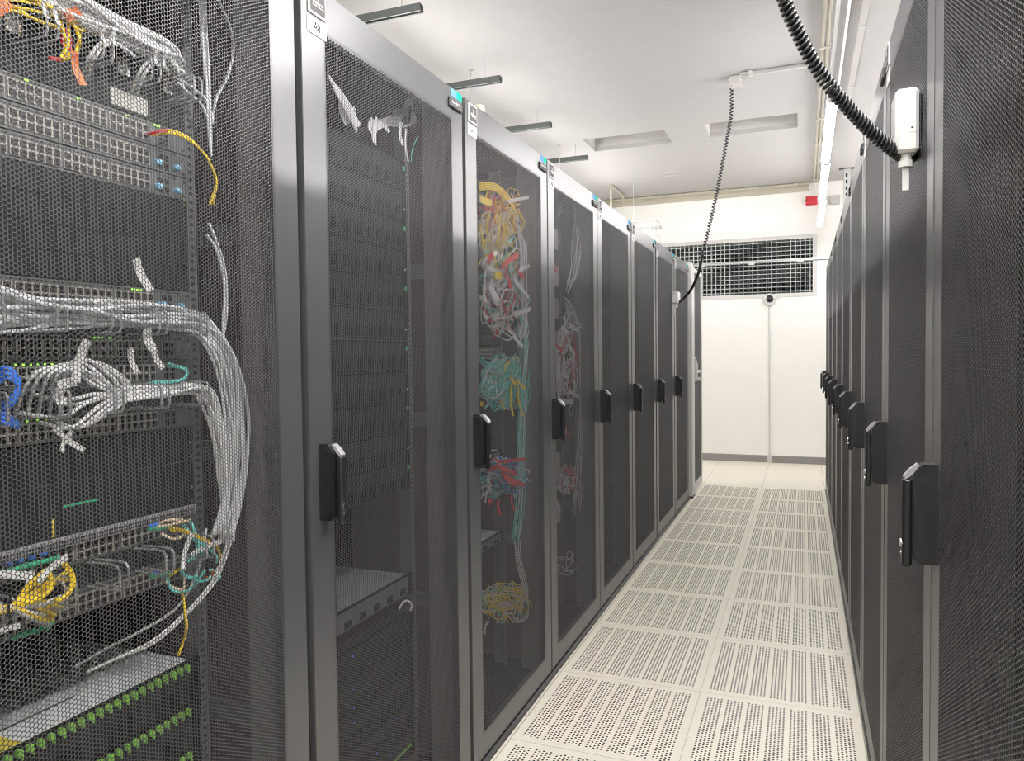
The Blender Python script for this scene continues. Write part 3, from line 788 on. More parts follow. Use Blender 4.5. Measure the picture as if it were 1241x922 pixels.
def netswitch(y, z, label, group, x=XE, leds=(), tabs=False, ledmat='led'):
    t = thing('network_switch', label, 'network switch', (x, y, z), 0, group)
    part('sw', lambda: chassis_vents(U), 'chassis', ['switch', 'port'], t)
    for i in range(4):
        o = part('pb', portblock, 'port_block', ['portrim', 'port'], t); o.location = (0, -.205+i*.090, 0)
    o = part('up', lambda: portblock(2, 2), 'uplink_block', ['switch', 'port'], t); o.location = (0, .168, 0)
    four_screws(t)
    for i, c in enumerate(leds):
        m = MB(); m.box(.0036, .0044, c, c+.003, .0375, .0400); m.build('status_light', ledmat, t)
    if tabs:
        for yy in (.160, .205):
            m = MB(); m.bevbox(.001, .012, yy, yy+.013, .010, .020, .002); m.build('release_tab', 'sky_plug', t)['label'] = 'light blue tab'
    return t
def blank(y, z, n, label, group, x=XE):
    t = thing('blanking_panel', label, 'blanking panel', (x, y, z), 0, group)
    def f():
        m = MB(); m.bevbox(-.003, 0, -.2413, .2413, .0007, n*U-.0007, .0008)
        m.box(-.02, -.003, -.22, .22, .002, .004); m.box(-.02, -.003, -.22, .22, n*U-.004, n*U-.002); return m
    part(('bl', n), f, 'panel', 'panel', t)
    four_screws(t)
    return t
def manager(y, z, label, x=XE, ringmat='silver', h=U):
    t = thing('cable_manager', label, 'cable manager', (x, y, z), 0, 'horizontal cable managers')
    def f():
        m = MB(); m.bevbox(-.003, 0, -.2413, .2413, .001, h-.001, .0008)
        for i in range(6): m.bevbox(0, .0012, -.19+i*.064, -.15+i*.064, .016, .029, .0004)
        return m
    part(('mg', h), f, 'panel', 'panel', t)
    for i in range(5):
        def g():
            m = MB()
            for dy in (0, .018):
                m.tube([(0,dy,.002),(.05,dy,.000),(.072,dy,.002),(.076,dy,.010),(.076,dy,.036),(.070,dy,.043),(.05,dy,.045),(0,dy,.043)], .0022, 6)
            return m
        o = part('rg', g, 'ring', ringmat, t); o.location = (0, -.20+i*.0975, 0)
    return t
def server(y, z, units, label, group, x=XE, top='server_top', fringe=False, bays=12, depth=.65, face='panel', led=None):
    t = thing('rack_server', label, 'server', (x, y, z), 0, group); h = units*U
    def f():
        m = MB(); m.box(-depth, -.004, -.218, .218, .002, h-.003, 0); m.box(-depth+.01, -.006, -.217, .217, h-.003, h-.001, 1)
        for i in range(5): m.box(-.075-.06*i, -.070-.06*i, -.12, .02, h-.0012, h-.0004, 0)
        return m
    part(('sc', units, top, depth, face), f, 'chassis', [face, top], t)
    def b():
        m = MB(); m.box(-.004, 0, -.218, .218, .001, h-.001, 0); m.box(-.003, .001, -.2413, -.218, .001, h-.001, 0); m.box(-.003, .001, .218, .2413, .001, h-.001, 0)
        w = .430/bays
        for i in range(bays):
            m.box(0, .003, -.215+i*w+.001, -.215+(i+1)*w-.001, .004, h-.008, 1)
            m.box(.003, .006, -.215+i*w+.3*w, -.215+i*w+.7*w, .010, h*.45, 0)
        return m
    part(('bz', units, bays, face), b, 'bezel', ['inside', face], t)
    if fringe:
        def g():
            m = MB()
            for i in range(24):
                y0 = -.215+i*.0179
                m.bevbox(.001, .012, y0+.002, y0+.0105, h-.016, h-.004, .002); m.bevbox(.001, .008, y0+.0105, y0+.014, h-.024, h-.008, .001)
            return m
        part(('fr', units), g, 'release_latches', 'latch_green', t)['label'] = 'row of bright green latches'
    return t

G9 = 'network switches of the leftmost cabinet'
manager(Y9, 1.846, 'black cable manager with rings at the very top of the leftmost cabinet')
blank(Y9, 1.802, 1, 'grey patch panel with a pale label under the top cable bundle', 'panels')
m = MB(); m.bevbox(0, .0012, -.02, .06, .006, .036, .0004)
o = m.build('pale_label', 'greybox', bpy.data.objects['blanking_panel']); o.location = (.0005, .09, 0)
netswitch(Y9, 1.757, 'topmost switch of the leftmost cabinet, with a yellow lead and green lights', G9, leds=(-.09, -.085, 0.0, .005, .098, .102, .16, .164, .168, .172))
netswitch(Y9, 1.712, 'second switch from the top of the leftmost cabinet, with light blue tabs', G9, tabs=True)
netswitch(Y9, 1.667, 'third switch from the top of the leftmost cabinet, above the blank panels', G9, tabs=True)
for i in range(4):
    blank(Y9, 1.667-U*(i+1)+.0002, 1, ['topmost', 'second', 'third', 'lowest'][i]+' of four black blank panels in the upper leftmost cabinet', 'black blank panels of the leftmost cabinet')
netswitch(Y9, 1.4446, 'switch directly below the blank panels, behind the upper grey cable bundle', G9, leds=(.10, .105, .11, .115, .12), tabs=True)
manager(Y9, 1.400, 'cable manager carrying the upper thick grey cable bundle', ringmat='rail')
netswitch(Y9, 1.3555, 'switch just below the upper grey cable bundle of the leftmost cabinet', G9, leds=(.02, .027, .034, .05))
netswitch(Y9, 1.311, 'switch with a pale strip above the lower grey cable bundle', G9, leds=[-.12+i*.012 for i in range(8)])
manager(Y9, 1.2665, 'cable manager carrying the lower white cable bundle', ringmat='rail')
netswitch(Y9, 1.222, 'switch with green lights under the lower white cable bundle', G9, leds=[-.12+i*.016 for i in range(6)])
blank(Y9, 1.153, 1.5, 'black panel under the switches in the middle of the leftmost cabinet', 'black panels of the leftmost cabinet')
blank(Y9, 1.064, 2, 'tall black panel with a thin green outline below it in the leftmost cabinet', 'black panels of the leftmost cabinet')
# green outlined paper flag on the tall black panel
t = thing('marking_tape', 'thin green and yellow tape outline on the tall black panel', 'tape', (XE+.001, Y9, 1.068))
m = MB(); m.box(0, .0006, -.045, .020, .044, .048); m.build('green_tape', 'cable_green', t)
m = MB(); m.box(0, .0006, -.066, -.062, .000, .030); m.build('yellow_tape', 'yellow_label', t)
m = MB(); m.box(0, .0006, .044, .0455, .0, .045); m.build('thin_tape', 'cable_green', t)
# silver switch pair with managers
t = netswitch(Y9, 1.013, 'silver topped switch with green plugs in the lower leftmost cabinet', G9)
m = MB(); m.bevbox(.001, .010, -.225, .235, .034, .052, .002)
for i in range(90):
    for j in (0, 1): m.box(.0100, .0106, -.222+i*.0050, -.2195+i*.0050, .037+j*.006, .041+j*.006, 1)
m.build('silver_bezel', ['silver', 'port'], t)['label'] = 'silver perforated bezel'
manager(Y9, .968, 'cable manager behind the yellow cables of the leftmost cabinet', ringmat='rail')
t = netswitch(Y9, .924, 'lower switch behind the yellow cables of the leftmost cabinet', G9)
for i, (z, un) in enumerate(((.668, 2), (.579, 2), (.490, 2), (.401, 2), (.312, 2), (.223, 2), (.134, 2))):
    server(Y9, z, un, ('topmost green latched server, its bright steel lid showing',
        'second green latched server from the top in the leftmost cabinet',
        'third green latched server from the top in the leftmost cabinet')[i] if i < 3 else 'green latched server low in the leftmost cabinet',
        'green latched servers of the leftmost cabinet' if i < 3 else 'servers hidden low in the leftmost cabinet', fringe=True, top='server_top', bays=4)
m = MB(); m.box(-.115, -.004, -.218, -.125, 2*U-.0004, 2*U+.0004)
o = bpy.data.objects['rack_server']; q = m.build('warning_label', 'yellow_label', o); q['label'] = 'yellow label on the lid'

# ------------------------------------------------------------------ cables
CN = {'cable_grey': 'grey', 'cable_white': 'white', 'cable_yellow': 'yellow', 'cable_orange': 'orange', 'cable_red': 'red',
      'cable_teal': 'teal', 'cable_blue': 'blue', 'cable_green': 'green', 'cable_beige': 'beige'}
def cable(pts, col, r, label, group, per=7, name='patch_cable', n=6):
    P = spline(pts, per); off = P[0].copy()
    m = MB(); m.tube([p-off for p in P], r, n)
    o = m.build(name, col, None, smooth=True, loc=tuple(off))
    return tag(o, label, 'cable', group)
def bundle(px, xs, n, spread, col, r, label, group, jit=.004, cols=None, name='patch_cable'):
    base = [Vector(at(u, v, x)) for (u, v), x in zip(px, xs if isinstance(xs, (list, tuple)) else [xs]*len(px))]
    for k in range(n):
        a = 2.399*k; rr = spread*math.sqrt((k+.5)/n)
        P = []
        for i, b in enumerate(base):
            d = (base[min(i+1, len(base)-1)]-base[max(i-1, 0)]).normalized()
            s = d.cross(Vector((1, 0, 0))); s = s.normalized() if s.length > .1 else Vector((0, 1, 0))
            w = a+.5*math.sin(i*1.3+k)
            P.append(b+s*(rr*math.cos(w))+Vector((1, 0, 0))*(rr*.8*math.sin(w))+Vector([rng.uniform(-jit, jit) for _ in range(3)]))
        c = cols[k % len(cols)] if cols else col
        cable(P, c, r, label.format(c=CN[c]), group.format(c=CN[c]), name=name)
def px_cable(px, xs, col, r, label, group, name='patch_cable'):
    xs = xs if isinstance(xs, (list, tuple)) else [xs]*len(px)
    return cable([at(u, v, x) for (u, v), x in zip(px, xs)], col, r, label, group, name=name)
def strip(u0, v0, u1, v1, x, w, col, label, group, x1=None, name='cable_tag', cat='cable tag'):
    a, b = Vector(at(u0, v0, x)), Vector(at(u1, v1, x if x1 is None else x1))
    d = (b-a); L = d.length; d.normalize(); s = d.cross(Vector((1, 0, 0))).normalized(); nn = d.cross(s)
    vs = []
    K = 6
    for i in range(K+1):
        t = i/K; c = d*(L*t)+nn*(.006*math.sin(math.pi*t))
        for ss, tt in ((-1,-1),(1,-1),(1,1),(-1,1)): vs.append(c+s*(ss*w/2)+nn*(tt*.0006))
    fs = [(i*4+j, i*4+(j+1) % 4, i*4+4+(j+1) % 4, i*4+4+j) for i in range(K) for j in range(4)] + [(3,2,1,0), tuple(range(4*K, 4*K+4))]
    m = MB(); m.add(vs, fs); m.ring(d*.006, d, w*.32, .0011, 10)
    o = m.build(name, col, None, loc=tuple(a)); return tag(o, label, cat, group)
def tangle(n, ub, vb, xr, cols, r, label, group, k=5, ymax=None, hop=.55, drop=0.0):
    cu, cv, ru, rv = (ub[0]+ub[1])/2, (vb[0]+vb[1])/2, (ub[1]-ub[0])/2, (vb[1]-vb[0])/2
    def inside():
        a, q = rng.uniform(0, 6.283), math.sqrt(rng.random())
        return cu+ru*q*math.cos(a)*1.05, cv+rv*q*math.sin(a)*1.05
    for q in range(n):
        c = rng.choice(cols); u, v = inside(); P = []
        ang = rng.uniform(0, 6.28); sgn = rng.choice((-1, 1))
        for i in range(k):
            x = rng.uniform(*xr); p = at(u, v, x)
            if ymax and p[1] > ymax: p = (p[0], ymax-rng.uniform(0, .02), p[2])
            P.append(p)
            ang += sgn*rng.uniform(.4, 1.4)
            u2 = u+math.cos(ang)*ru*hop*rng.uniform(.5, 1.5); v2 = v+math.sin(ang)*rv*hop*rng.uniform(.5, 1.5)+drop
            if ((u2-cu)/ru)**2+((v2-cv)/rv)**2 > 1.2:
                w = inside(); u2, v2 = (u2+2*w[0])/3, (v2+2*w[1])/3; ang += sgn*1.2
            u, v = u2, v2
        cable(P, c, r, label.format(c=CN[c]), group.format(c=CN[c]), per=6)

R3 = .0029
# --- leftmost cabinet
B1 = 'cables of the upper grey bundle in the leftmost cabinet'
L1 = 'grey cable in the thick upper bundle bending down inside the leftmost cabinet'
bundle([(-45,362),(-5,366),(40,374),(100,378),(150,381),(205,383),(240,392),(262,414),(279,446),(286,500),(286,560),(278,612),(270,650)],
       [-1.085]*7+[-1.07]*6, 16, .023, 'cable_grey', .0036, L1, B1, jit=.003)
bundle([(-30,400),(20,392),(70,388),(130,388),(190,391),(232,396),(262,424),(276,470),(282,540),(280,600),(272,640)], [-1.09]*6+[-1.065]*5, 8, .014, 'cable_grey', R3,
       'grey cable along the underside of the upper bundle in the leftmost cabinet', 'lower strands of the upper grey bundle')
bundle([(-30,350),(10,357),(45,366),(90,376),(140,380)], -1.085, 5, .010, 'cable_grey', R3,
       'grey cable joining the upper bundle from the left edge', 'grey cables entering the upper bundle')
bundle([(140,478),(190,474),(235,470),(252,482),(266,520),(272,570),(275,620),(272,655)], [-1.09]*3+[-1.08]*5, 12, .015, 'cable_white', .0034,
       'pale cable in the lower bundle that bends down at the right', 'cables of the lower pale bundle in the leftmost cabinet')
for k, (u, v) in enumerate(((38,452),(55,449),(72,446),(95,445),(115,447),(128,450),(22,500),(48,512),(70,512),(92,508),(110,500),(122,494),(40,478),(60,484))):
    mx = (u+140)/2
    px_cable([(u, v), (mx-8, v+(-8 if v < 470 else 6)), (mx+22, (v+478)/2), (142, 476+(k % 5))], [XE+.01, -1.09, -1.085, -1.09], 'cable_white', .0034,
             'pale cable fanning out of the lower bundle to the switch ports', 'pale cables fanning out of the lower bundle')
for k in range(5):
    px_cable([(18+k*14, 506), (30+k*12, 470-k*3), (50+k*10, 448), (80+k*9, 446+k*2), (112+k*4, 462)], [XE+.01, -1.08, -1.07, -1.08, -1.09], 'cable_grey', .0027,
             'grey cable arching between the two switches above the lower bundle', 'grey cables arching over the lower bundle')
for k in range(3):
    px_cable([(-8, 452+k*9), (8, 446+k*6), (20, 456+k*4), (22, 468+k*3), (14, 482+k*4), (4, 490+k*5)], [-1.08, -1.06, -1.055, -1.055, -1.06, -1.08], 'cable_blue', .0035,
             'bright blue cable loop at the left edge of the picture', 'blue cables at the left edge')
for k in range(3):
    px_cable([(-6, 500+k*5), (8, 503+k*5), (22, 514+k*2)], [-1.08, -1.07, -1.1], 'cable_blue', .0035,
             'short bright blue cable below the blue loop at the left edge', 'short blue cables at the left edge')
for k in range(2):
    px_cable([(176, 466), (190, 463+k*2), (212, 462), (224, 458), (226, 448), (214, 444), (204, 441+k*3)], [-1.11, -1.09, -1.08, -1.075, -1.075, -1.09, -1.12], 'cable_teal', .0032,
             'teal cable curl just above the lower pale bundle', 'teal cables above the lower bundle')
# slack cables beside the right rail
for k, px in enumerate((
    [(248,-12),(250,40),(253,90),(255,140),(256,175)], [(244,-12),(247,50),(250,100),(253,150),(256,190)], [(240,-12),(246,60),(252,120),(256,165)],
    [(258,-12),(276,25),(283,58),(276,92),(262,120),(257,150)])):
    px_cable(px, -1.10, 'cable_grey', R3, 'slack grey cable hanging in the top right corner of the leftmost cabinet', 'slack grey cables in the top of the leftmost cabinet')
for px in ([(253,270),(262,292),(271,320),(275,352),(274,385),(270,408)], [(250,284),(261,300),(270,330),(272,362),(270,395),(272,412)]):
    px_cable(px, -1.085, 'cable_grey', R3, 'pale cable rising in an arc above the upper bundle', 'pale cables arching above the upper bundle')
for k in range(2):
    px_cable([(286-3*k,560),(289-4*k,610),(281-4*k,652),(262-4*k,702),(232-3*k,738),(188-3*k,778-2*k),(140,798),(104,815)], [-1.06]*3+[-1.07, -1.08, -1.09, -1.12, -1.135], 'cable_white', .0027,
             'pale cable sweeping from the right side down to the bright server lid', 'pale cables sweeping down to the server lid')
px_cable([(250,640),(240,690),(215,735),(170,765),(130,785),(90,808)], [-1.10, -1.10, -1.12, -1.15, -1.2, -1.22], 'cable_grey', .0027,
         'thin grey cable hanging behind the sweeping pale cables', None)
for k in range(2):
    px_cable([(183,161+k*3),(206,158+k*3),(228,167+k*2),(246,184),(257,203),(262,222),(258-4*k,248)], [XE+.01, -1.10, -1.09, -1.085, -1.085, -1.09, -1.10], 'cable_yellow', .0028,
             'yellow cable arching from the topmost switch over the right rail', 'yellow cables arching over the right rail')
px_cable([(178,163),(190,160),(203,158)], [XE+.008, -1.11, -1.10], 'cable_red', .0030, 'dark red plug boot of the arching yellow cables', None)
# top: fat bundle seen from below, orange and yellow tangle
bundle([(20,-40),(60,-12),(100,12),(150,38),(192,60),(210,76),(219,95),(226,112)], [-1.085]*5+[-1.10, -1.16, -1.25], 20, .026, 'cable_white', .0035,
       'pale cable in the fat bundle along the top of the leftmost cabinet', 'cables of the fat pale bundle at the top', jit=.002)
for k, px in enumerate(([(215,100),(228,112),(245,128),(254,150)], [(208,92),(230,104),(250,122),(258,146)])):
    px_cable(px, -1.10, 'cable_grey', R3, 'grey cable slanting from the top bundle to the right rail', 'grey cables slanting from the top bundle')
for k, (u, v) in enumerate(((100,92),(105,95),(160,112),(165,115))):
    px_cable([(u, v), (u+8, v-22), (u+20, v-38), (u+36, v-42), (u+60, v-26)], [XE+.005, -1.10, -1.09, -1.085, -1.09], 'cable_white', .0030,
             'pale cable dropping in an arc from the top bundle to the patch panel', 'pale cables dropping from the top bundle')
YL = 'yellow cable in the loose tangle at the top left corner'; YG = 'yellow cables of the top left tangle'
for px in ([(-8,2),(18,8),(45,14),(70,20),(88,30),(96,48),(92,66),(76,72)], [(-8,-2),(30,2),(66,10),(80,22),(84,46),(78,66)], [(14,6),(40,22),(62,30),(74,36),(80,54),(74,70)],
           [(70,14),(92,12),(106,20),(110,30),(100,37),(92,34)], [(64,20),(74,28),(78,44),(84,60),(80,72)], [(-8,10),(20,14),(48,26),(68,34)], [(30,-8),(60,8),(84,18),(96,36),(94,56),(88,70)],
           [(-8,-14),(24,-4),(52,2),(72,12)]):
    px_cable(px, [-1.10+.01*(i % 3) for i in range(len(px))], 'cable_yellow', .0026, YL, YG)
for px in ([(60,70),(70,72),(82,70)], [(78,34),(84,46),(84,58)], [(84,18),(92,12),(98,18)], [(76,44),(78,56),(86,60)]):
    px_cable(px, -1.095, 'cable_red', .0036, 'short dark red cable boot in the top left tangle', 'dark red boots of the top left tangle')
strip(90, 62, 101, 103, -1.07, .013, 'cable_orange', 'orange strap hanging down from the top left tangle', None)
strip(-4, -4, 10, 14, -1.07, .030, 'cable_orange', 'wide orange strap in the very top left corner', None)
strip(80, 20, 96, 13, -1.075, .016, 'cable_orange', 'small orange strap inside the yellow loops at the top left', None)
for (a, b, lab) in (((54,-4),(58,22),'first'), ((68,2),(72,30),'second'), ((126,34),(128,52),'third'), ((139,38),(141,56),'fourth'), ((190,60),(192,80),'fifth'), ((201,66),(202,84),'sixth')):
    strip(*a, *b, -1.050, .006, 'cable_white', f'{lab} narrow white strap around the fat top bundle, from the left', 'white straps of the top bundle')
# plugs and dark sockets under the top bundle
for i, (u, v) in enumerate(((10, 30), (144, 82), (198, 105))):
    p = at(u, v, XE)
    t = thing('keystone_socket', ('leftmost', 'middle', 'rightmost')[i]+' bright metal socket under the fat top bundle', 'socket', p, 0, 'metal sockets under the top bundle')
    m = MB(); m.box(0, .012, -.012, -.008, -.014, .014); m.box(0, .012, .008, .012, -.014, .014); m.box(0, .012, -.008, .008, .010, .014); m.box(0, .012, -.008, .008, -.014, -.010)
    m.build('metal_frame', 'chrome', t)
    m = MB(); m.box(0, .006, -.008, .008, -.01, .01); m.cyl((.006, 0, 0), (.010, 0, 0), .004, 8); m.build('insert', 'steel', t)
# white tags
TG = 'white cable tags in the leftmost cabinet'
for a in ((165,313,183,352,.013,'tall white tag sticking up above the upper bundle'), (178,398,186,424,.014,'broad white tag hanging just under the upper bundle'),
          (186,422,198,446,.009,'narrow white tag below the broad tag of the upper bundle'), (158,422,167,452,.009,'thin white tag left of the broad tag under the upper bundle'),
          (106,412,92,462,.012,'white tag standing upright on the lower pale bundle'), (92,462,70,468,.012,'white tag lying flat on the lower pale bundle'),
          (74,470,76,490,.013,'short white tag hanging among the fanned pale cables'), (88,522,75,548,.006,'thin white tag hanging under the switches'),
          (66,518,102,546,.007,'grey white tag slanting under the switches'), (188,420,176,404,.006,'thin white tag crossing the broad tag')):
    strip(a[0], a[1], a[2], a[3], -1.060, a[4]*1.25, 'label', a[5], TG)
# lower left: yellow bundle, green and blue boots
for k, (u, v) in enumerate(((40,690),(52,694),(62,700),(86,700),(78,722),(66,746),(64,752),(68,738),(60,744),(48,706),(84,690),(56,690),(60,757),(75,735))):
    px_cable([(-26, 736+(k % 4)), (0, 737+(k % 5)), (14, 735+(k % 3)), ((u+20)/2, (v+735)/2+(-6 if k % 2 else 4)), (u, v)], [-1.05, -1.05, -1.055, -1.07, XE+.012],
             'cable_yellow' if k % 4 else 'cable_white', .0042,
             'white cable mixed into the yellow bunch at the lower left' if k % 4 == 0 else 'yellow cable of the bunch tied at the lower left edge',
             'white cables of the lower left bunch' if k % 4 == 0 else 'yellow cables of the lower left bunch')
px_cable([(76,682),(86,694),(88,708),(80,722),(68,728)], -1.06, 'cable_yellow', .0042, 'yellow cable looping out furthest right of the lower left bunch', None)
px_cable([(58,694),(63,702),(60,714),(48,724),(28,732)], -1.055, 'cable_yellow', .0042, 'yellow cable looping in front of the lower left bunch', None)
strip(-6, 695, 36, 698, -1.045, .012, 'cable_white', 'wide white tag above the yellow bunch at the left edge', None)
strip(46, 706, 82, 674, -1.045, .010, 'cable_white', 'white tag slanting up from the yellow bunch', None)
strip(-4, 768, 24, 758, -1.045, .008, 'cable_white', 'white tag below the yellow bunch', None)
strip(13, 722, 14, 756, -1.040, .004, 'black', 'black hook and loop tie around the yellow bunch', None, name='cable_tie', cat='cable tie')
for k in range(5):
    px_cable([(8+k*12, 692-k*3), (18+k*11, 690-k*3), (34+k*9, 684-k*2)], [XE+.006, -1.115, -1.12], 'cable_green', .0042, 'green plug boot in the row above the yellow bunch', 'green boots above the yellow bunch')
for k in range(4):
    px_cable([(8+k*14, 685-k*4), (13+k*14, 683-k*4)], [XE+.006, -1.12], 'cable_blue', .0034, 'blue plug in the row above the yellow bunch', 'blue plugs above the yellow bunch')
for k in range(4):
    px_cable([(14+k*14, 774-k*4), (34+k*10, 766-k*4)], [XE+.006, -1.12], 'cable_green', .0042, 'dark green plug boot in the row below the yellow bunch', 'green boots below the yellow bunch')
# lower right cluster
for k, (px, c) in enumerate((
    ([(205,640),(222,642),(240,650),(255,656)], 'cable_yellow'), ([(206,642),(226,645),(246,654),(256,660)], 'cable_yellow'), ([(190,638),(206,636),(222,632),(230,630)], 'cable_beige'),
    ([(195,646),(206,652),(216,652),(224,648)], 'cable_beige'), ([(192,634),(206,630),(222,630)], 'cable_beige'), ([(200,704),(210,712),(222,714),(224,700)], 'cable_beige'),
    ([(203,700),(206,712),(216,717),(230,714),(240,704),(248,690)], 'cable_teal'), ([(222,636),(234,650),(246,662),(252,674)], 'cable_teal'),
    ([(226,640),(236,654),(242,668),(250,674)], 'cable_teal'), ([(218,690),(228,700),(240,698)], 'cable_teal'), ([(236,656),(248,660),(262,674),(262,682)], 'cable_teal'),
    ([(226,696),(240,704),(252,702),(258,694)], 'cable_teal'), ([(230,630),(236,644),(240,660),(236,674),(228,680)], 'cable_teal'), ([(252,690),(262,692),(266,700),(258,708)], 'cable_teal'),
    ([(205,698),(214,692),(220,688)], 'cable_yellow'), ([(220,712),(224,740),(226,760),(222,778),(216,794)], 'cable_yellow'), ([(262,660),(268,676),(266,686)], 'cable_yellow'),
    ([(250,700),(256,698),(258,692)], 'cable_orange'), ([(244,658),(250,664),(254,660)], 'cable_orange'))):
    px_cable(px, [-1.09+.012*(i % 3) for i in range(len(px))], c, .0026, f'{CN[c]} cable in the colourful cluster at the lower right of the leftmost cabinet', f'{CN[c]} cables of the lower right cluster')
for (px, c) in (([(180,641),(190,640),(206,637)], 'cable_green'), ([(182,638),(192,635)], 'cable_blue'), ([(182,698),(194,696),(210,693)], 'cable_green'), ([(184,695),(192,693)], 'cable_blue')):
    px_cable(px, -1.115, c, .0042, f'{CN[c]} plug boot at the left of the colourful cluster', f'{CN[c]} boots of the colourful cluster')
strip(233, 646, 222, 690, -1.055, .011, 'cable_white', 'tall white tag in the middle of the colourful cluster', None)
strip(232, 672, 268, 656, -1.060, .009, 'cable_white', 'white tag slanting right across the colourful cluster', None)

# --- A8 cabinet
XE8 = -1.107
for i in range(11):
    z = .957+i*.0889
    t = server(Y8, z, 2, 'dark server of the A8 cabinet, '+ROWN[10-i]+' down from the top of its stack', 'stacked dark servers of the A8 cabinet', x=XE8, bays=8, depth=.5, top='panel')
    m = MB()
    if i % 2 == 0: m.box(.002, .004, .222, .234, .060, .072)
    else: m.box(.002, .004, .224, .230, .030, .036)
    m.build('status_tab', 'cable_green' if i % 2 == 0 else 'sky_plug', t)
server(Y8, .640, 1.4, 'single server with a grey steel lid low in the A8 cabinet', None, x=XE8, top='server_top_dim', bays=6, depth=.55, face='switch')
for i in range(5):
    z = .145+i*.0889
    t = server(Y8, z, 2, ('lowest', 'second', 'third', 'fourth', 'topmost')[i]+' storage shelf with blue lights at the bottom of the A8 cabinet', 'storage shelves of the A8 cabinet', x=XE8, bays=12, depth=.5, top='panel')
    for k in range(9):
        m = MB(); y = -.20+rng.randrange(12)*.036; zz = rng.choice((.02, .045, .068)); m.box(.0062, .0072, y, y+.0028, zz, zz+.0028); m.build('status_light', 'ledblue', t)
t = thing('marking_tape', 'green strip on the lowest shelf of the A8 cabinet', 'tape', (XE8+.0075, Y8, .182))
m = MB(); m.box(0, .001, .02, .21, 0, .008)
for i in range(14): m.box(.001, .0018, .024+i*.013, .030+i*.013, 0, .008)
m.build('strip', 'latch_green', t)
for k in range(5):
    px_cable([(398,92),(412,110+k*3),(424,128+k*4),(432,148+k*3)], [-1.05]*4, 'cable_grey', .0028, 'grey cable slanting down at the top left inside the A8 cabinet', 'slanting grey cables in the top of the A8 cabinet')
for k in range(6):
    px_cable([(456,148+k*2),(470,142+k*2),(484,140+k*2),(494,132-k*3),(500,120+k*2),(498+k,148),(488,154)], [-1.09]*7, 'cable_white', .0022, 'pale cable coiled at the top right inside the A8 cabinet', 'pale coiled cables in the top of the A8 cabinet')
for i, a in enumerate(((458,144,454,174,.022), (452,144,449,160,.018), (468,148,472,160,.014), (486,148,488,176,.016), (492,156,495,196,.010), (414,120,422,150,.03), (428,130,436,152,.016))):
    strip(*a[:4], -1.06, a[4], 'cable_grey', 'pale cable tag hanging in the top of the A8 cabinet', 'pale tags in the top of the A8 cabinet')
px_cable([(498,196),(500,180),(506,166)], -1.09, 'cable_teal', .0016, 'thin teal fibre near the top right of the A8 cabinet', None)
px_cable([(484,738),(488,730),(494,728),(499,733),(497,740)], -1.07, 'cable_white', .0032, 'small white cable hook at the lower right of the A8 cabinet', None)

# --- A7 cabinet
XE7 = XE
for i, z in enumerate((1.93, 1.84, 1.73, 1.62, 1.52)):
    netswitch(Y7, z, 'switch buried behind the coloured cables of the A7 cabinet', 'buried switches of the A7 cabinet')
for i, z in enumerate((1.44, 1.395)):
    server(Y7, z, 1, ('upper', 'lower')[i]+' of two dark servers above the teal cables in the A7 cabinet', 'dark servers of the A7 cabinet', bays=4, depth=.5)
netswitch(Y7, 1.34, 'switch at the top edge of the teal cables in the A7 cabinet', None, leds=[-.2+i*.05 for i in range(8)])
for i, z in enumerate((.93, .60)):
    server(Y7, z, 1, ('grey lidded unit under the red straps in the A7 cabinet', 'grey lidded unit above the yellow coil low in the A7 cabinet')[i], 'grey lidded units of the A7 cabinet', top='server_top', bays=4, depth=.5, face='switch')
blank(Y7, 1.10, 3, 'black panel below the teal cables in the A7 cabinet', None)
YM = 2.915
tangle(20, (582, 634), (232, 322), (-1.12, -1.045), ['cable_yellow', 'cable_yellow', 'cable_yellow', 'cable_orange', 'cable_beige', 'cable_grey'], .0027, '{c} cable in the top tangle of the A7 cabinet', '{c} cables of the top A7 tangle', ymax=YM)
for k in range(5):
    px_cable([(581,222+k*2),(598,222+k*2),(612,232+k*2),(622,248+k),(628,268)], [-1.10, -1.07, -1.06, -1.06, -1.08], 'cable_yellow', .0027, 'yellow cable arching over the top of the A7 tangle', 'yellow cables arching over the A7 tangle')
tangle(6, (584, 612), (236, 262), (-1.12, -1.06), ['cable_red', 'cable_orange'], .003, '{c} cable near the top of the A7 cabinet', '{c} cables near the top of A7')
tangle(20, (582, 640), (310, 392), (-1.11, -1.045), ['cable_white', 'cable_grey', 'cable_teal', 'cable_red'], .0027, '{c} cable in the middle tangle of the A7 cabinet', '{c} cables of the middle A7 tangle', ymax=YM)
tangle(10, (596, 640), (370, 424), (-1.11, -1.05), ['cable_white', 'cable_grey', 'cable_beige'], .0024, '{c} cable hanging above the dark servers of A7', '{c} cables above the dark A7 servers', ymax=YM)
tangle(34, (583, 636), (430, 496), (-1.11, -1.045), ['cable_teal', 'cable_teal', 'cable_teal', 'cable_grey'], .0025, '{c} cable in the dense teal tangle of the A7 cabinet', '{c} cables of the teal A7 tangle', k=7, ymax=YM)
tangle(24, (584, 640), (556, 606), (-1.11, -1.045), ['cable_teal', 'cable_grey', 'cable_teal', 'cable_blue', 'cable_white'], .0024, '{c} cable in the tangle around the red straps of A7', '{c} cables around the red A7 straps', ymax=YM)
tangle(22, (584, 644), (702, 756), (-1.10, -1.045), ['cable_yellow', 'cable_yellow', 'cable_white', 'cable_teal', 'cable_grey'], .0024, '{c} cable in the lowest tangle of the A7 cabinet', '{c} cables of the lowest A7 tangle', k=6, ymax=YM)
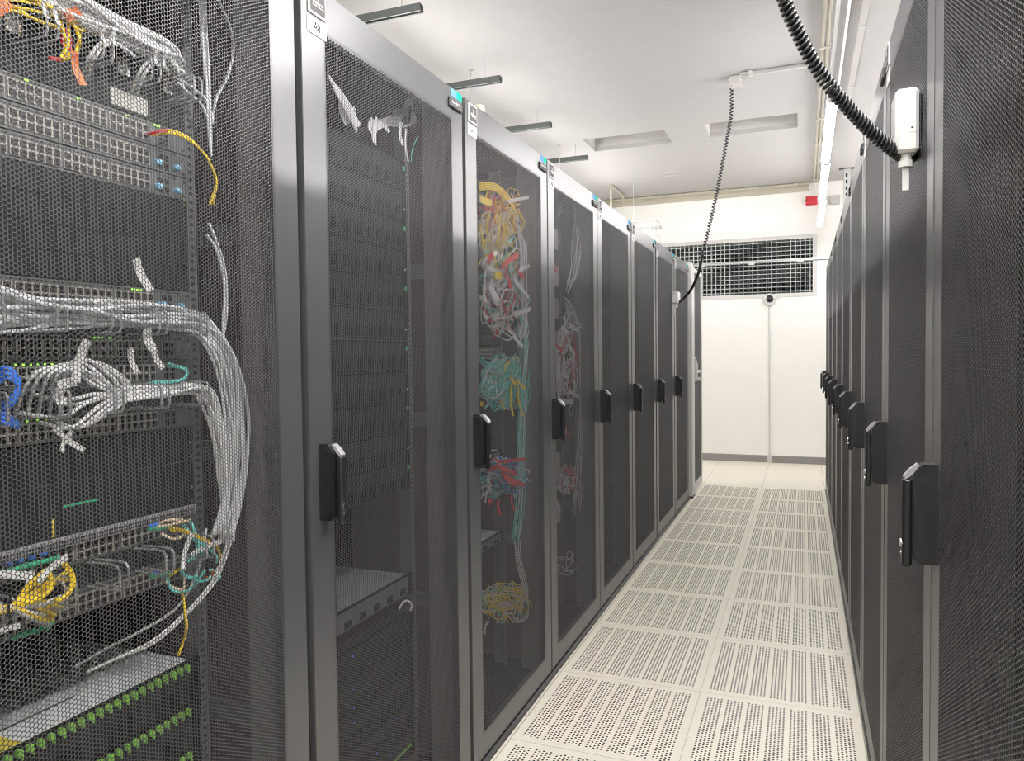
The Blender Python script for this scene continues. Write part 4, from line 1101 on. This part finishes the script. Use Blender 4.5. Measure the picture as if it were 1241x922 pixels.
for k in range(6):
    u = 630+k*1.9+rng.uniform(-.8, .8)
    px_cable([(u-5, 262+6*k), (u+1, 300), (u+2+rng.uniform(-2, 2), 340), (u+3, 384), (u-1, 410)], [-1.06+.004*(k % 4)]*5, 'cable_grey', .0026, 'grey cable running down the upper right side of the A7 cabinet', 'grey cables down the upper right side of A7')
for k in range(7):
    u = 629+k*1.6; c = ('cable_teal', 'cable_teal', 'cable_grey')[k % 3]; w = lambda a: rng.uniform(-a, a)
    px_cable([(u-2, 372+4*k), (u+4+w(2), 400), (u+3+w(2), 440), (u+1+w(3), 480), (u-2+w(1), 540), (u-3+w(1), 600), (u-8, 655+w(8))], [-1.06+.003*(k % 4)]*7, c, .0024, f'{CN[c]} cable running down the right side of the A7 cabinet', f'{CN[c]} cables down the right side of A7')
for k in range(4):
    px_cable([(624+k*2, 655), (626+k*2, 680), (632+k*2, 705), (638+k, 726), (641-k, 745), (632-2*k, 754)], [-1.07]*6, 'cable_white', .0026, 'pale cable curving down into the lowest tangle of A7', 'pale cables curving into the lowest A7 tangle')
px_cable([(641, 318), (644, 345), (640, 368), (632, 375)], -1.05, 'cable_teal', .002, 'thin teal cable bowing out at the right of the A7 cabinet', None)
px_cable([(636, 458), (643, 472), (640, 488), (630, 494)], -1.05, 'cable_teal', .002, 'thin teal cable bowing out beside the yellow straps of A7', None)
TA = 'white tags of the A7 cabinet'
for a in ((616,244,647,238,.016), (585,318,603,306,.02), (590,322,606,330,.02), (627,330,646,320,.018), (622,334,634,352,.02), (630,344,641,360,.016), (588,348,589,366,.024), (594,342,604,366,.05), (602,364,604,370,.02), (624,382,644,374,.022), (622,404,634,420,.022), (586,378,592,386,.02), (617,394,620,404,.016), (588,609,596,586,.014), (592,752,588,768,.016)):
    strip(*a[:4], -1.045, a[4]*.8, 'cable_white', 'white tag sticking out of the A7 cable tangle', TA)
RA = 'red straps of the A7 cabinet'
for a in ((608,324,628,308,.026), (614,324,617,340,.024), (617,340,620,348,.026), (626,326,636,336,.020), (603,560,636,556,.014), (593,570,606,564,.018), (605,565,626,574,.020), (608,573,630,586,.018), (610,578,627,589,.012), (604,606,607,624,.028), (620,600,624,618,.022), (592,612,596,606,.02), (630,584,636,588,.016), (592,318,598,308,.026)):
    strip(*a[:4], -1.038, a[4]*.8, 'cable_red', 'red strap sticking out of the A7 cable tangle', RA)
for a in ((612,448,618,438,.016), (619,456,626,466,.022), (620,466,622,504,.022), (628,474,634,504,.018), (626,458,636,470,.016), (583,488,586,490,.02), (608,484,612,496,.014), (582,240,596,246,.03), (600,334,608,334,.03)):
    strip(*a[:4], -1.036, a[4]*.8, 'cable_yellow', 'yellow strap sticking out of the A7 cable tangle', 'yellow straps of the A7 cabinet')

# --- everything past the first few hundred cables: one mass of cables
FILL = MB(); FC = ['cable_yellow', 'cable_orange', 'cable_red', 'cable_teal', 'cable_grey', 'cable_white', 'cable_blue', 'cable_beige']
def fill(n, ub, vb, xr, cols, r, ymax):
    cu, cv, ru, rv = (ub[0]+ub[1])/2, (vb[0]+vb[1])/2, (ub[1]-ub[0])/2, (vb[1]-vb[0])/2
    for q in range(n):
        a, w = rng.uniform(0, 6.283), math.sqrt(rng.random())
        u, v = cu+ru*w*math.cos(a), cv+rv*w*math.sin(a); P = []; ang = rng.uniform(0, 6.28); sg = rng.choice((-1, 1))
        for i in range(5):
            p = at(u, v, rng.uniform(*xr)); P.append((p[0], min(p[1], ymax), p[2])); ang += sg*rng.uniform(.4, 1.3)
            u += math.cos(ang)*7*rng.uniform(.5, 1.3); v += math.sin(ang)*12*rng.uniform(.5, 1.3)
            if not (ub[0] < u < ub[1] and vb[0] < v < vb[1]): u, v = (u+cu)/2, (v+cv*1)/2
        FILL.tube([p for p in spline(P, 5)], r, 5, FC.index(rng.choice(cols)))
fill(60, (580, 640), (226, 300), (-1.13, -1.08), ['cable_yellow', 'cable_yellow', 'cable_orange', 'cable_red', 'cable_grey', 'cable_beige'], .0030, 2.90)
fill(50, (580, 638), (282, 345), (-1.13, -1.08), ['cable_yellow', 'cable_grey', 'cable_teal', 'cable_white'], .0028, 2.90)
fill(60, (580, 642), (320, 410), (-1.13, -1.08), ['cable_red', 'cable_grey', 'cable_white', 'cable_teal', 'cable_grey'], .0028, 2.90)
fill(80, (580, 640), (428, 498), (-1.13, -1.07), ['cable_teal', 'cable_teal', 'cable_teal', 'cable_grey', 'cable_yellow'], .0026, 2.90)
fill(55, (580, 640), (552, 606), (-1.13, -1.07), ['cable_teal', 'cable_grey', 'cable_red', 'cable_blue', 'cable_white'], .0026, 2.90)
fill(30, (580, 642), (704, 756), (-1.12, -1.07), ['cable_yellow', 'cable_white', 'cable_teal'], .0024, 2.90)
fill(26, (672, 702), (385, 505), (-1.12, -1.06), ['cable_grey', 'cable_white', 'cable_grey', 'cable_grey', 'cable_red'], .0028, 3.70)
fill(14, (672, 700), (560, 600), (-1.12, -1.06), ['cable_grey', 'cable_white', 'cable_red'], .0026, 3.70)
o = FILL.build('tangled_cables', FC, None, smooth=True)
tag(o, 'mass of tangled coloured cables filling the A7 cabinet and the one behind it', 'cables', kind='stuff')

# --- A6 cabinet
YM6 = 3.72
for z in (1.90, 1.72, 1.56, 1.40, 1.20, .98, .80, .55):
    t = netswitch(Y6, z, 'pale patch panel at the left inside the A6 cabinet', 'pale patch panels of the A6 cabinet')
    m = MB(); m.bevbox(.004, .010, -.10, .18, -.03, .07, .002); m.build('cover_plate', 'greybox', t)
for k in range(9):
    u = 701+k*1.6
    px_cable([(684+rng.uniform(-3,3), 360+k*3), (694, 372+k*4), (u, 400), (u+2+rng.uniform(-2,2), 450), (u+1+rng.uniform(-2,2), 520), (u-3+rng.uniform(-2,2), 580), (u-8+rng.uniform(-5,5), 620+rng.uniform(-20,20))], [-1.06-.006*(k%3)]*7, 'cable_grey', .0026, 'grey cable looping down the right side of the A6 cabinet', 'grey cables down the A6 cabinet')
for k in range(6):
    px_cable([(697+k*2, 270+k*4), (694+k*2+rng.uniform(-3,3), 300), (690+k*2+rng.uniform(-3,3), 330), (686+k, 350+rng.uniform(-8,8))], -1.06, 'cable_grey', .0026, 'grey cable hanging in the upper part of the A6 cabinet', 'grey cables in the upper A6 cabinet')
for k in range(5):
    px_cable([(676, 238+k*6), (684, 234+k*5), (694, 240+k*5), (698, 256+k*3)], -1.06, 'cable_grey', .0024, 'grey cable arching across the top of the A6 cabinet', 'grey cables across the top of A6')
tangle(16, (674, 702), (385, 500), (-1.10, -1.05), ['cable_grey', 'cable_white', 'cable_red', 'cable_grey', 'cable_grey', 'cable_white'], .0025, '{c} cable in the middle tangle of the A6 cabinet', '{c} cables of the middle A6 tangle', ymax=YM6)
tangle(9, (674, 700), (560, 600), (-1.10, -1.05), ['cable_red', 'cable_white', 'cable_grey'], .0024, '{c} cable in the lower tangle of the A6 cabinet', '{c} cables of the lower A6 tangle', ymax=YM6)
tangle(7, (674, 704), (668, 698), (-1.10, -1.05), ['cable_white', 'cable_grey', 'cable_red'], .0022, '{c} cable in the lowest tangle of the A6 cabinet', '{c} cables of the lowest A6 tangle', ymax=YM6)
for a in ((690,392,700,400), (684,398,690,404), (690,418,697,430), (681,452,690,458), (690,474,700,480), (680,484,694,488), (686,578,691,586), (675,605,679,618)):
    strip(*a, -1.045, .02, 'cable_white', 'white tag in the A6 cabinet', 'white tags of the A6 cabinet')
for a in ((692,440,696,460), (674,418,682,424), (685,515,690,528), (684,568,694,574), (674,322,675,330)):
    strip(*a, -1.045, .018, 'cable_red', 'red strap in the A6 cabinet', 'red straps of the A6 cabinet')
